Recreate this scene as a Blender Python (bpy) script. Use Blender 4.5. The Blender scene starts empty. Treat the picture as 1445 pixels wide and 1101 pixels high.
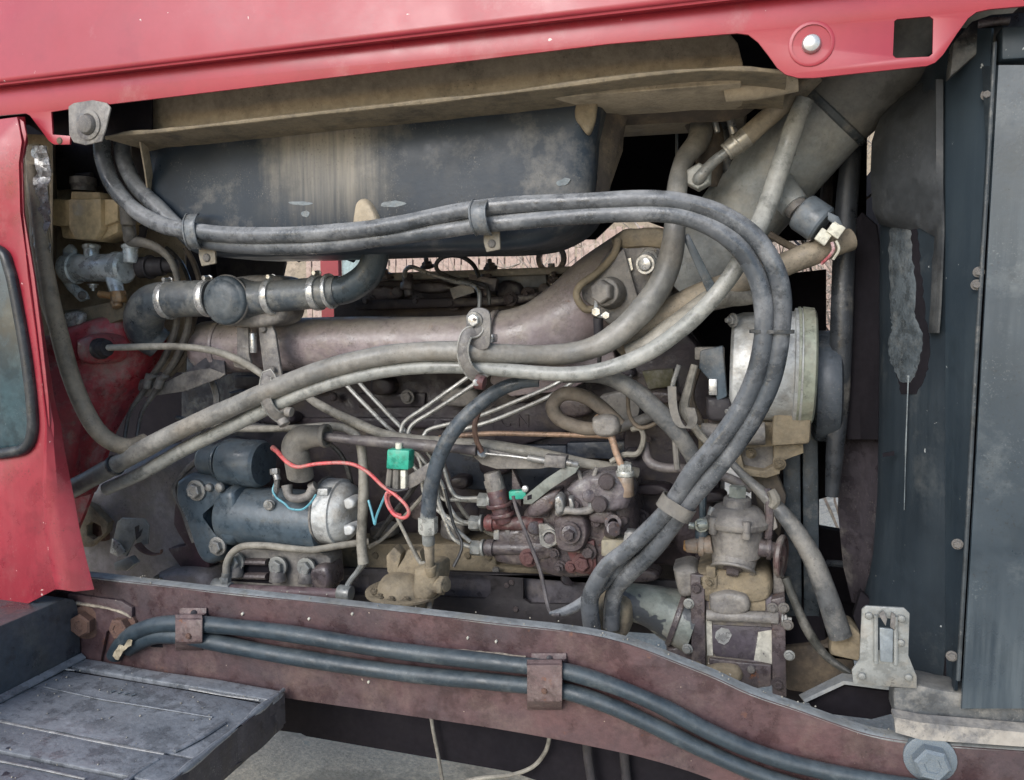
import bpy, bmesh, math, random
from mathutils import Vector, Matrix, Quaternion
from mathutils.geometry import tessellate_polygon
from mathutils import noise as mnoise
random.seed(7)
R = math.radians
S = bpy.context.scene
COL = S.collection
# ------------------------------------------------------------------ camera
CAM = Vector((0.0, -1.30, 1.35)); YAW, PITCH, FPX = 17.0, -6.0, 1134.0
cam = bpy.data.cameras.new("camera"); camo = bpy.data.objects.new("camera", cam)
COL.objects.link(camo); camo.location = CAM
camo.rotation_euler = (R(90 + PITCH), 0, R(YAW))
cam.sensor_width = 36; cam.lens = FPX / 1445 * 36; cam.clip_start = 0.02; cam.clip_end = 2000
S.camera = camo
# ------------------------------------------------------------------ light
w = bpy.data.worlds.new("World"); S.world = w; w.use_nodes = True
nt = w.node_tree; nt.nodes.clear()
sky = nt.nodes.new("ShaderNodeTexSky"); sky.sky_type = 'NISHITA'; sky.sun_disc = False
SUN_EL, SUN_AZ = 30.0, 198.0      # azimuth the light comes FROM, clockwise from +Y
sky.sun_elevation = R(SUN_EL); sky.sun_rotation = R(SUN_AZ)
sky.air_density = 1.0; sky.dust_density = 1.2; sky.ozone_density = 2.0
bg = nt.nodes.new("ShaderNodeBackground"); bg.inputs[1].default_value = 0.15
wo = nt.nodes.new("ShaderNodeOutputWorld")
nt.links.new(sky.outputs[0], bg.inputs[0]); nt.links.new(bg.outputs[0], wo.inputs[0])
sl = bpy.data.lights.new("sun", 'SUN'); sl.energy = 1.6; sl.angle = R(35); sl.color = (1.0, 0.99, 0.985)
so = bpy.data.objects.new("sun", sl); COL.objects.link(so)
d = Vector((math.sin(R(SUN_AZ)) * math.cos(R(SUN_EL)), math.cos(R(SUN_AZ)) * math.cos(R(SUN_EL)), math.sin(R(SUN_EL))))
so.rotation_euler = d.to_track_quat('Z', 'Y').to_euler(); so.location = (0, -3, 5)
S.view_settings.view_transform = 'Standard'; S.view_settings.look = 'None'
S.view_settings.exposure = 0.66; S.view_settings.gamma = 1.0
S.render.engine = 'CYCLES'; S.cycles.max_bounces = 6; S.cycles.diffuse_bounces = 3

# ------------------------------------------------------------------ measuring: a sight line met with a plane of the truck
FWD = Vector((-math.sin(R(YAW)) * math.cos(R(PITCH)), math.cos(R(YAW)) * math.cos(R(PITCH)), math.sin(R(PITCH))))
RGT = Vector((math.cos(R(YAW)), math.sin(R(YAW)), 0)); UPV = RGT.cross(FWD)
def ray(px, py): return FWD + RGT * ((px - 722.5) / FPX) - UPV * ((py - 550.5) / FPX)
def P(px, py, Y):
    r = ray(px, py); return CAM + r * ((Y - CAM.y) / r.y)
def PZ(px, py, Z):
    r = ray(px, py); return CAM + r * ((Z - CAM.z) / r.z)
def PX(px, py, X):
    r = ray(px, py); return CAM + r * ((X - CAM.x) / r.x)
def V(p): return p if isinstance(p, Vector) else P(*p)
def u(p, n=1.0): return (V(p) - CAM).dot(FWD) / FPX * n     # size of n pixels there

# ------------------------------------------------------------------ materials
MATS = {}
DUST = (0.30, 0.28, 0.245)
def mat(name, c, c2=None, rough=0.6, metal=0.0, dust=0.0, dc=DUST, up=0.0, sc=7.0, bump=0.25, chip=None, streak=None, coat=0.0, spec=0.5, fine=0.16, rust=0.0, grime=0.5):
    if name in MATS: return MATS[name]
    m = bpy.data.materials.new(name); m.use_nodes = True; MATS[name] = m
    n = m.node_tree.nodes; l = m.node_tree.links; b = n["Principled BSDF"]
    seed = (hash_name(name) % 97) * 1.37
    tc = n.new("ShaderNodeTexCoord"); mp = n.new("ShaderNodeMapping"); l.new(tc.outputs["Object"], mp.inputs[0])
    mp.inputs["Location"].default_value = (seed, seed * .7, seed * .3)
    def noise(scale, detail=5, rgh=.6, vec=None):
        t = n.new("ShaderNodeTexNoise"); t.inputs["Scale"].default_value = scale; t.inputs["Detail"].default_value = detail
        t.inputs["Roughness"].default_value = rgh; l.new(vec or mp.outputs[0], t.inputs["Vector"]); return t.outputs[0]
    def rng(s, a, b_, lo=0.0, hi=1.0):
        t = n.new("ShaderNodeMapRange"); t.inputs[1].default_value = a; t.inputs[2].default_value = b_
        t.inputs[3].default_value = lo; t.inputs[4].default_value = hi; l.new(s, t.inputs[0]); return t.outputs[0]
    def mth(op, a, b_):
        t = n.new("ShaderNodeMath"); t.operation = op
        for i, x in enumerate((a, b_)):
            if isinstance(x, (int, float)): t.inputs[i].default_value = x
            else: l.new(x, t.inputs[i])
        return t.outputs[0]
    def mix(f, a, b_, mode='MIX'):
        t = n.new("ShaderNodeMix"); t.data_type = 'RGBA'; t.blend_type = mode
        if isinstance(f, (int, float)): t.inputs[0].default_value = f
        else: l.new(f, t.inputs[0])
        for i, x in ((6, a), (7, b_)):
            if isinstance(x, tuple): t.inputs[i].default_value = (*x, 1)
            else: l.new(x, t.inputs[i])
        return t.outputs[2]
    c2 = c2 or tuple(x * 0.62 for x in c)
    col = mix(rng(noise(sc), .35, .65), c, c2)
    f1 = noise(85, 4)
    col = mix(1.0, col, mix(rng(f1, .3, .7), (1 - fine,) * 3, (1 + fine,) * 3), 'MULTIPLY')
    gm = None
    if grime:
        gm = mth('MULTIPLY', rng(noise(sc * 3.1, 7, .66), .50, .58), grime)
        col = mix(gm, col, tuple(x * .34 + .004 for x in c))
    if rust: col = mix(rng(noise(sc * 2.3, 8, .7), .66 - rust * .25, .72 - rust * .2), col, (0.17, 0.07, 0.035))
    if streak:
        m2 = n.new("ShaderNodeMapping"); m2.inputs["Scale"].default_value = (46, 46, 2.6); l.new(tc.outputs["Object"], m2.inputs[0])
        st = mth('MULTIPLY', rng(noise(1.0, 6, .65, m2.outputs[0]), .36, .62), rng(noise(3.2, 3), .40, .62))
        if len(streak) > 2:     # one dried run-off patch at a place of its own
            sx_ = n.new("ShaderNodeSeparateXYZ"); l.new(tc.outputs["Object"], sx_.inputs[0])
            dd = mth('ABSOLUTE', mth('ADD', sx_.outputs[0], mth('ADD', streak[2][0] + .11, mth('MULTIPLY', noise(7, 6, .7), -.30))), 0)
            st = mth('MULTIPLY', rng(noise(1.0, 6, .65, m2.outputs[0]), .25, .6, .25, 1), rng(dd, streak[2][1], streak[2][1] * .35))
            st = mth('MULTIPLY', st, rng(mth('ADD', sx_.outputs[2], mth('MULTIPLY', noise(1.0, 5, .6, m2.outputs[0]), .12)), .10, .24))
        col = mix(mth('MULTIPLY', st, streak[0]), col, streak[1])
    dm = None
    if dust or up:
        a = rng(noise(sc * 1.35, 9, .72), .60 - dust * .40, .72 - dust * .32, 0, min(1, .30 + dust))
        if up:
            g = n.new("ShaderNodeNewGeometry"); sx = n.new("ShaderNodeSeparateXYZ"); l.new(g.outputs["Normal"], sx.inputs[0])
            a = mth('MAXIMUM', a, mth('MULTIPLY', rng(sx.outputs[2], .1, .9), mth('MULTIPLY', rng(noise(20, 7, .7), .36, .56, .25, 1), up)))  # upward faces painted lighter: settled dust, plus top light on hoses
        dm = mth('MINIMUM', a, 1.0)
        col = mix(dm, col, mix(rng(f1, .25, .75), tuple(x * .72 for x in dc), dc))
    if dust >= .1:   # fine grit: pale grains and dark pin specks
        pt = rng(noise(13, 4), .50, .64)
        col = mix(mth('MULTIPLY', pt, rng(noise(320, 2, .5), .60, .72, 0, .38)), col, dc)
        col = mix(mth('MULTIPLY', rng(noise(10, 4), .48, .62), rng(noise(210, 3, .6), .58, .68, 0, .5)), col, (.02, .018, .016))
    if chip:
        col = mix(rng(noise(chip[2] if len(chip) > 2 else 26, 3, .5), .73 - chip[0], .745 - chip[0]), col, chip[1])
    l.new(col, b.inputs["Base Color"])
    rr = rng(noise(sc * 3, 4), .3, .7, max(.05, rough - .1), min(1, rough + .1))
    if dm is not None: rr = mth('MAXIMUM', rr, mth('MULTIPLY', dm, .85))
    if gm is not None: rr = mth('SUBTRACT', rr, mth('MULTIPLY', gm, .42 if dust and rough > .35 else .1))
    l.new(rr, b.inputs["Roughness"])
    if dm is not None and metal: l.new(mth('MULTIPLY', mth('SUBTRACT', 1.0, dm), metal), b.inputs["Metallic"])
    else: b.inputs["Metallic"].default_value = metal
    b.inputs["Specular IOR Level"].default_value = spec
    if coat: b.inputs["Coat Weight"].default_value = coat; b.inputs["Coat Roughness"].default_value = .25
    if bump:
        bp = n.new("ShaderNodeBump"); bp.inputs["Strength"].default_value = bump; bp.inputs["Distance"].default_value = 0.002
        l.new(mth('ADD', noise(150, 4), mth('MULTIPLY', noise(30, 4), 1.4)), bp.inputs["Height"]); l.new(bp.outputs[0], b.inputs["Normal"])
    return m
def hash_name(s):
    h = 0
    for ch in s: h = (h * 31 + ord(ch)) & 0xffff
    return h

TAN = (0.38, 0.31, 0.21)
RED = mat("red_paint", (0.32, 0.024, 0.04), (0.25, 0.018, 0.031), rough=.42, coat=.12, dust=.1, dc=(.40, .16, .15), sc=4, bump=.05, fine=.04, grime=.3, streak=(.2, (.40, .12, .12)), chip=(.0, (.65, .42, .38), 60))
REDP = mat("faded_red_paint", (0.35, 0.028, 0.044), (0.29, 0.022, 0.036), rough=.42, coat=.2, sc=2.5, bump=.04, fine=.03, grime=.12, dust=.05, dc=(.48, .26, .25), chip=(-.012, (.62, .48, .44), 55))
REDD = mat("dirty_red_paint", (0.36, 0.035, 0.045), (0.25, 0.03, 0.04), rough=.5, dust=.25, up=.3, sc=9)
BLKP = mat("black_pan_paint", (0.028, 0.039, 0.054), (0.02, 0.029, 0.04), rough=.42, spec=.3, grime=.2, sc=4, dust=.14, streak=(.95, (.30, .27, .22), (.09, .16)), bump=.08, fine=.05)
TAND = mat("tan_dust_steel", (0.34, 0.285, 0.20), (0.22, 0.19, 0.15), rough=.85, dust=.6, dc=(.48, .40, .29), sc=9, bump=.5)
BRN = mat("brown_dust_steel", (0.10, 0.08, 0.06), (0.06, 0.05, 0.045), rough=.85, dust=.35, dc=(.2, .155, .105), sc=9, bump=.4)
DRK = mat("dark_grime", (0.022, 0.02, 0.024), (0.035, 0.03, 0.032), rough=.7, dust=.12, dc=(.10, .085, .07), sc=10)
VDRK = mat("black_underside", (0.010, 0.009, 0.012), (0.015, 0.013, 0.016), spec=.15, grime=0, rough=.9, sc=5, bump=.1)  # near-black that paints deep shade into gaps, also used on some hidden parts
HOSE = mat("black_hose_rubber", (0.055, 0.064, 0.073), (0.12, 0.125, 0.132), rough=.38, grime=.5, dust=.18, dc=(.38, .385, .385), up=.9, sc=8, bump=.35)  # up dust also paints the bluish-white sheen on hose tops
HOSEB = mat("blue_black_hose_rubber", (0.02, 0.032, 0.042), (0.032, 0.048, 0.06), grime=.25, rough=.5, dust=.12, dc=(.16, .18, .18), up=.35, sc=12, bump=.15)
HOSEG = mat("dusty_grey_hose", (0.13, 0.12, 0.10), (0.19, 0.175, 0.145), rough=.7, dust=.5, dc=(.38, .355, .30), up=.7, sc=10, bump=.3)
HOSET = mat("tan_hose", (0.27, 0.23, 0.17), (0.19, 0.16, 0.12), rough=.75, dust=.4, dc=(.36, .30, .22), up=.5, sc=12, bump=.3)
HOSEL = mat("light_grey_hose", (0.22, 0.225, 0.21), (0.30, 0.30, 0.27), rough=.5, dust=.35, dc=(.44, .43, .39), up=.5, sc=12, bump=.15)
HOSEP = mat("purple_grey_hose", (0.10, 0.085, 0.088), (0.06, 0.055, 0.06), rough=.6, dust=.3, dc=(.24, .215, .19), up=.4, sc=12)
RUSTP = mat("rust_purple_iron", (0.33, 0.28, 0.28), (0.20, 0.155, 0.16), grime=.35, rough=.4, dust=.25, dc=(.42, .37, .31), up=1.0, sc=7, rust=.12, bump=.4)
BLOCK = mat("oily_block_iron", (0.042, 0.031, 0.036), (0.022, 0.018, 0.024), rough=.6, dust=.2, dc=(.115, .09, .065), sc=9, bump=.5)
CASTG = mat("dusty_cast_iron", (0.165, 0.155, 0.145), (0.085, 0.078, 0.078), rough=.6, dust=.45, dc=(.31, .285, .25), up=.55, sc=12, bump=.6)
CASTD = mat("oily_cast_iron", (0.095, 0.074, 0.076), (0.05, 0.042, 0.046), rough=.42, dust=.25, dc=(.22, .18, .155), sc=14, up=.3, bump=.6, rust=.15)
CASTT = mat("tan_crusted_iron", (0.20, 0.165, 0.11), (0.12, 0.10, 0.075), rough=.85, dust=.55, dc=(.29, .235, .155), up=.4, sc=12, bump=.8)
STEEL = mat("worn_steel", (0.36, 0.36, 0.345), (0.25, 0.245, 0.235), rough=.45, metal=.55, dust=.22, dc=(.30, .27, .22), sc=16, bump=.3)
BRIGHT = mat("bright_zinc", (0.68, 0.68, 0.66), (0.5, 0.5, 0.48), rough=.32, metal=.6, sc=20, dust=.08, bump=.15)
ZINC = mat("dull_zinc", (0.30, 0.31, 0.295), (0.20, 0.205, 0.195), rough=.5, metal=.3, dust=.3, dc=(.32, .29, .24), sc=14, bump=.25)
ALU = mat("cast_aluminium", (0.56, 0.57, 0.56), (0.46, 0.47, 0.455), rough=.55, metal=.2, dust=.25, dc=(.38, .33, .26), sc=9, bump=.35)
SILV = mat("silver_cylinder", (0.62, 0.67, 0.68), (0.50, 0.55, 0.56), rough=.42, metal=.35, dust=.15, sc=12, bump=.2)
GRNZ = mat("green_tinged_alloy", (0.40, 0.42, 0.33), (0.30, 0.32, 0.25), rough=.5, metal=.15, dust=.3, dc=(.36, .31, .23), sc=8)
NAVY = mat("blue_black_starter_paint", (0.055, 0.08, 0.102), (0.08, 0.105, 0.125), grime=.35, rough=.42, dust=.16, dc=(.14, .14, .13), up=.35, sc=10, bump=.2)
RUBB = mat("dusty_grey_rubber", (0.11, 0.105, 0.095), (0.15, 0.14, 0.125), rough=.75, dust=.4, dc=(.22, .20, .165), up=.3, sc=12)
PLTN = mat("tan_plastic", (0.55, 0.42, 0.24), (0.42, 0.32, 0.18), rough=.6, dust=.35, dc=(.36, .29, .18), up=.3, sc=8, bump=.1)
BRASS = mat("dirty_brass", (0.42, 0.24, 0.10), (0.28, 0.16, 0.07), rough=.5, metal=.4, sc=20, dust=.2)
COPP = mat("pale_copper_tube", (0.50, 0.34, 0.24), (0.38, 0.24, 0.16), rough=.5, metal=.25, sc=20, dust=.15)
RUST = mat("rusty_steel", (0.17, 0.085, 0.055), (0.10, 0.06, 0.05), rough=.75, dust=.2, dc=(.25, .18, .13), sc=16, bump=.5)
RAILM = mat("rail_rust_brown_paint", (0.105, 0.055, 0.055), (0.06, 0.042, 0.046), rough=.5, dust=.2, dc=(.19, .135, .115), sc=5, up=.2, rust=.12, bump=.35, chip=(.0, (.32, .25, .2), 70))
RAILT = mat("rail_top_dust", (0.30, 0.315, 0.31), (0.22, 0.225, 0.22), grime=.35, rough=.8, dust=.3, dc=(.28, .26, .21), sc=9, bump=.4)
STEPM = mat("worn_step_paint", (0.17, 0.182, 0.195), (0.26, 0.272, 0.285), rough=.45, dust=.25, dc=(.28, .29, .30), sc=7, bump=.5, chip=(.03, (.045, .05, .06), 22))
STEPD = mat("step_side_dark", (0.05, 0.045, 0.052), (0.065, 0.06, 0.065), rough=.6, dust=.1, sc=8, bump=.3)
SHROUD = mat("dark_shroud_paint", (0.024, 0.034, 0.043), (0.016, 0.023, 0.03), rough=.5, spec=.35, grime=.2, dust=.05, dc=(.17, .175, .165), sc=3, bump=.12, fine=.05, streak=(.3, (.07, .085, .095)), chip=(.0, (.35, .37, .36), 70))
SLATE = mat("slate_blue_paint", (0.02, 0.031, 0.041), (0.03, 0.043, 0.055), rough=.45, spec=.35, sc=3, bump=.06, fine=.04, grime=.2, dust=.04, dc=(.12, .14, .145), streak=(.3, (.07, .09, .10)), chip=(.0, (.35, .37, .36), 70))
GREYR = mat("dusty_grey_rubber_sheet", (0.05, 0.054, 0.058), (0.024, 0.027, 0.03), rough=.7, dust=.2, dc=(.14, .14, .132), sc=3.5, bump=.15)
TAPE = mat("pale_grey_sealant", (0.19, 0.22, 0.235), (0.13, 0.155, 0.165), rough=.6, dust=.2, dc=(.36, .36, .33), sc=14, bump=.6)
FOIL = mat("torn_white_foil", (0.62, 0.62, 0.60), (0.35, 0.33, 0.30), rough=.3, metal=.5, dust=.3, sc=30, bump=.8)
DUCT = mat("grey_duct_paint", (0.24, 0.255, 0.25), (0.30, 0.31, 0.30), grime=.3, rough=.5, dust=.35, dc=(.36, .34, .29), up=.35, sc=6, bump=.2)
WHITE = mat("cream_plastic", (0.68, 0.66, 0.55), (0.6, 0.58, 0.48), rough=.5, sc=20, bump=.05)
GREEN = mat("green_plastic", (0.03, 0.38, 0.25), (0.025, 0.27, 0.19), rough=.45, sc=20, bump=.05, dust=.05)
REDW = mat("red_wire_plastic", (0.66, 0.09, 0.10), (0.50, 0.12, 0.11), rough=.45, sc=40, bump=.05, dust=.35, dc=(.45, .28, .24))
CYAN = mat("cyan_wire_plastic", (0.12, 0.38, 0.46), (0.10, 0.30, 0.36), rough=.5, sc=30, bump=.05)
PALEG = mat("chipped_pale_green_paint", (0.20, 0.225, 0.20), (0.13, 0.14, 0.12), rough=.6, dust=.3, sc=8, bump=.5, chip=(.14, (.04, .045, .05), 16))
REDOX = mat("red_stained_iron", (0.13, 0.035, 0.033), (0.075, 0.045, 0.045), rough=.6, dust=.2, sc=22, bump=.5, rust=.2)
CREAM = mat("cream_label", (0.52, 0.50, 0.42), (0.42, 0.40, 0.34), rough=.7, sc=16, bump=.2, chip=(.06, (.08, .07, .075), 30))
# ------------------------------------------------------------------ geometry helpers
def cat(pts, k=6):
    """Catmull-Rom through points (+ radius in slot 3)"""
    out = []
    n = len(pts)
    if n == 2: k = 1
    for i in range(n - 1):
        p0 = pts[max(i - 1, 0)]; p1 = pts[i]; p2 = pts[i + 1]; p3 = pts[min(i + 2, n - 1)]
        for j in range(k):
            t = j / k; t2 = t * t; t3 = t2 * t
            out.append(tuple(0.5 * ((2 * b) + (-a + c) * t + (2 * a - 5 * b + 4 * c - d_) * t2 + (-a + 3 * b - 3 * c + d_) * t3)
                             for a, b, c, d_ in zip(p0, p1, p2, p3)))
    out.append(tuple(pts[-1])); return out

def frame(axis):
    a = Vector(axis).normalized()
    h = Vector((0, 0, 1)) if abs(a.z) < .9 else Vector((0, 1, 0))
    x = h.cross(a).normalized(); return x, a.cross(x), a

class M:
    def __init__(s): s.bm = bmesh.new()
    def face(s, vs):
        try: return s.bm.faces.new(vs)
        except ValueError: return None
    def rings(s, rings, cap0=True, cap1=True, closed=True):
        vr = [[s.bm.verts.new(p) for p in r] for r in rings]; n = len(vr[0])
        for a, b in zip(vr, vr[1:]):
            for i in range(n if closed else n - 1):
                j = (i + 1) % n; s.face((a[i], a[j], b[j], b[i]))
        if cap0: s.face(vr[0][::-1])
        if cap1: s.face(vr[-1])
        return s
    # tube along pixel/depth points; r in pixels of the photograph (or list)
    def tube(s, pts, r, n=12, k=6, wob=0.0, flat=1.0, world=False):
        W = [V(p) for p in pts]
        rs = r if isinstance(r, (list, tuple)) else [r] * len(W)
        q = []
        for p, rr in zip(W, rs): q.append((p.x, p.y, p.z, rr if world else u(p, rr)))
        q = cat(q, k); c = [Vector(a[:3]) for a in q]
        rings = []; x = None
        for i, p in enumerate(c):
            t = (c[min(i + 1, len(c) - 1)] - c[max(i - 1, 0)])
            if t.length < 1e-9: continue
            t.normalize()
            if x is None: x, y, _ = frame(t)
            else:
                x = (x - t * x.dot(t)).normalized(); y = t.cross(x)
            rr = q[i][3] * (1 + wob * mnoise.noise(p * 18))
            rings.append([p + (x * math.cos(2 * math.pi * a / n) + y * math.sin(2 * math.pi * a / n) * flat) * rr for a in range(n)])
        return s.rings(rings)
    # lathe: profile (t along axis in metres, radius m)
    def lathe(s, p0, axis, prof, n=24, hexa=False):
        p0 = V(p0); x, y, a = frame(axis); rings = []
        for t, r in prof:
            rings.append([p0 + a * t + (x * math.cos(2 * math.pi * (i + .5) / n) + y * math.sin(2 * math.pi * (i + .5) / n)) * max(r, 1e-5) for i in range(n)])
        return s.rings(rings)
    def cyl(s, p0, p1, r, r1=None, ch=.12, n=24):
        p0, p1 = V(p0), V(p1); ra = u(p0, r); rb = u(p0, r1 if r1 is not None else r)
        L = (p1 - p0).length; c = min(ch * min(ra, rb), L * .3)
        return s.lathe(p0, p1 - p0, [(0, ra - c), (c * .3, ra - c * .3), (c, ra), (L - c, rb), (L - c * .3, rb - c * .3), (L, rb - c)], n)
    def ringo(s, p, axis, r, t, h, n=24):   # washer: outer r, radial thickness t, height h
        p = V(p); ro = u(p, r); ri = ro - u(p, t); hh = u(p, h); x, y, a = frame(axis)
        prof = [(-hh / 2, ri), (-hh / 2, ro * .97), (-hh * .3, ro), (hh * .3, ro), (hh / 2, ro * .97), (hh / 2, ri), (-hh / 2, ri)]
        rings = [[p + a * tt + (x * math.cos(2 * math.pi * i / n) + y * math.sin(2 * math.pi * i / n)) * rr for i in range(n)] for tt, rr in prof]
        return s.rings(rings, False, False)
    # plate: outline of (px,py[,Y]) extruded away from the viewer along +Y; holes allowed
    def plate(s, loop, Y=0.0, t=.01, holes=()):
        loops = [loop] + list(holes)
        W = [[V((q[0], q[1], q[2] if len(q) > 2 else Y)) for q in lp] for lp in loops]
        flat = [p for lp in W for p in lp]
        tris = tessellate_polygon([[Vector((p.x, p.z, 0)) for p in lp] for lp in W])
        f = [s.bm.verts.new(p) for p in flat]; b = [s.bm.verts.new(p + Vector((0, t, 0))) for p in flat]
        for a in tris:
            s.face([f[i] for i in a]); s.face([b[i] for i in a][::-1])
        o = 0
        for lp in W:
            n = len(lp)
            for i in range(n):
                j = (i + 1) % n; s.face((f[o + i], f[o + j], b[o + j], b[o + i]))
            o += n
        bmesh.ops.recalc_face_normals(s.bm, faces=s.bm.faces)
        bmesh.ops.dissolve_limit(s.bm, angle_limit=R(1), verts=s.bm.verts, edges=s.bm.edges)
        return s
    # box given two opposite pixel corners at depth Y0 and a depth thickness
    def box(s, x0, y0, x1, y1, Y, t, rot=0):
        lp = [(x0, y0), (x1, y0), (x1, y1), (x0, y1)]
        if rot:
            cx, cy = (x0 + x1) / 2, (y0 + y1) / 2; c, q = math.cos(R(rot)), math.sin(R(rot))
            lp = [(cx + (a - cx) * c - (b - cy) * q, cy + (a - cx) * q + (b - cy) * c) for a, b in lp]
        return s.plate(lp, Y, t)
    def wbox(s, lo, hi):
        lo, hi = Vector(lo), Vector(hi)
        v = [s.bm.verts.new((x, y, z)) for x in (lo.x, hi.x) for y in (lo.y, hi.y) for z in (lo.z, hi.z)]
        for f in ((0, 1, 3, 2), (4, 6, 7, 5), (0, 4, 5, 1), (2, 3, 7, 6), (0, 2, 6, 4), (1, 5, 7, 3)): s.face([v[i] for i in f])
        return s
    # pillow: rounded-off lump with the outline, domed towards the viewer by dep, and body t behind
    def pillow(s, loop, Y, dep, t=.02, rings=5, edge=.35, k=4):
        lp = cat([(q[0], q[1], q[2] if len(q) > 2 else Y, 0) for q in loop + [loop[0]]], k)[:-1]
        W = [P(q[0], q[1], q[2]) for q in lp]; c = sum(W, Vector()) / len(W); rs = [[p + Vector((0, t, 0)) for p in W]]
        for i in range(rings + 1):
            a = i / rings * math.pi / 2; sc = 1 - edge * (1 - math.cos(a))
            rs.append([c + (p - c) * sc + Vector((0, -dep * math.sin(a), 0)) for p in W])
        s.rings(rs, True, False)
        vs = [v for v in s.bm.verts][-len(W):]
        cv = s.bm.verts.new(sum((v.co for v in vs), Vector()) / len(vs) - Vector((0, dep * .04, 0)))
        for i in range(len(vs)): s.face((vs[i], vs[(i + 1) % len(vs)], cv))
        return s
    # sheet through a grid of points, thickened
    def sheet(s, rows, th=.003, back=None):
        G = [[V(p) for p in r] for r in rows]
        def nrm(i, j):
            a = G[min(i + 1, len(G) - 1)][j] - G[max(i - 1, 0)][j]; b = G[i][min(j + 1, len(G[0]) - 1)] - G[i][max(j - 1, 0)]
            n_ = a.cross(b); n_.normalize()
            if back is not None: return n_ if n_.dot(Vector(back)) > 0 else -n_
            return n_ if n_.y > 0 else -n_
        f = [[s.bm.verts.new(p) for p in r] for r in G]
        b = [[s.bm.verts.new(G[i][j] + nrm(i, j) * th) for j in range(len(G[0]))] for i in range(len(G))]
        A, B = len(G), len(G[0])
        for i in range(A - 1):
            for j in range(B - 1):
                s.face((f[i][j], f[i][j + 1], f[i + 1][j + 1], f[i + 1][j])); s.face((b[i][j], b[i + 1][j], b[i + 1][j + 1], b[i][j + 1]))
        for i in range(A - 1):
            for j in (0, B - 1): s.face((f[i][j], f[i + 1][j], b[i + 1][j], b[i][j]))
        for j in range(B - 1):
            for i in (0, A - 1): s.face((f[i][j], f[i][j + 1], b[i][j + 1], b[i][j]))
        return s
    def hexn(s, p, axis, r, h, n=6, rot=0):
        p = V(p); rr = u(p, r); hh = u(p, h)
        return s.lathe(p, axis, [(0, rr), (hh * .82, rr), (hh, rr * .86)], n)
    def rough(s, amp=.002, f=30, cuts=1):
        if cuts: bmesh.ops.subdivide_edges(s.bm, edges=[e for e in s.bm.edges if e.calc_length() > .008], cuts=cuts, use_grid_fill=True)
        for v in s.bm.verts: v.co += mnoise.noise_vector(v.co * f) * amp
        return s
    def out(s, name, m, parent=None, bev=0.0, sharp=38, **props):
        bm = s.bm
        bmesh.ops.recalc_face_normals(bm, faces=bm.faces)
        if bev:
            bm.normal_update()
            es = [e for e in bm.edges if len(e.link_faces) == 2 and e.calc_face_angle(0) > R(35)]
            if es: bmesh.ops.bevel(bm, geom=es, offset=bev, segments=2, profile=.5, affect='EDGES', clamp_overlap=True)
        bm.normal_update()
        for f in bm.faces: f.smooth = True
        for e in bm.edges:
            if len(e.link_faces) == 2 and e.calc_face_angle(0) > R(sharp): e.smooth = False
        me = bpy.data.meshes.new(name)
        if parent is not None: off = OFF[parent.name]
        else:
            c = [v.co for v in bm.verts]; off = Vector(((min(v.x for v in c) + max(v.x for v in c)) / 2, (min(v.y for v in c) + max(v.y for v in c)) / 2, min(v.z for v in c)))
        for v in bm.verts: v.co -= off
        bm.to_mesh(me); bm.free(); me.materials.append(m)
        o = bpy.data.objects.new(name, me); COL.objects.link(o)
        if parent is not None: o.parent = parent
        else: o.location = off
        OFF[o.name] = off
        for k_, v_ in props.items(): o[k_] = v_
        return o
OFF = {}
def T(name, label, category, p, group=None):
    o = bpy.data.objects.new(name, None); COL.objects.link(o); o.location = V(p); o.empty_display_size = .03
    o['label'] = label; o['category'] = category
    if group: o['group'] = group
    OFF[o.name] = o.location.copy(); return o
def one(m, name, mt, label, category, group=None, bev=0.0, **kw):      # a thing that is one mesh
    o = m.out(name, mt, None, bev, **kw); o['label'] = label; o['category'] = category
    if group: o['group'] = group
    return o
def struct(m, name, mt, **kw):
    o = m.out(name, mt, None, **kw); o['kind'] = 'structure'; return o
# shared hex bolt mesh: unit head radius, along +Z
def _bolt(kind):
    m = M(); bm = m.bm
    if kind == 'hex':
        m.lathe(Vector(), (0, 0, 1), [(-.3, 1.5), (.12, 1.5), (.16, 1.42), (.16, 1.0)], 24)
        m.lathe(Vector(), (0, 0, 1), [(.1, 1.06), (.85, 1.06), (1.0, .88), (.98, .5), (.9, .45)], 6)
    elif kind == 'dome':
        m.lathe(Vector(), (0, 0, 1), [(-.3, 1.0), (.15, 1.0), (.45, .85), (.62, .5), (.66, .2)], 20)
    elif kind == 'nut':
        m.lathe(Vector(), (0, 0, 1), [(-.2, 1.45), (.1, 1.45), (.12, 1.0)], 20)
        m.lathe(Vector(), (0, 0, 1), [(.05, 1.05), (.8, 1.05), (.9, .9)], 6)
        m.lathe(Vector(), (0, 0, 1), [(.8, .5), (1.7, .5), (1.8, .42)], 14)
    for f in bm.faces: f.smooth = True
    bmesh.ops.recalc_face_normals(bm, faces=bm.faces); bm.normal_update()
    for e in bm.edges:
        if len(e.link_faces) == 2 and e.calc_face_angle(0) > R(30): e.smooth = False
    me = bpy.data.meshes.new("bolt_" + kind); bm.to_mesh(me); bm.free(); return me
BM = {}
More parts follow.
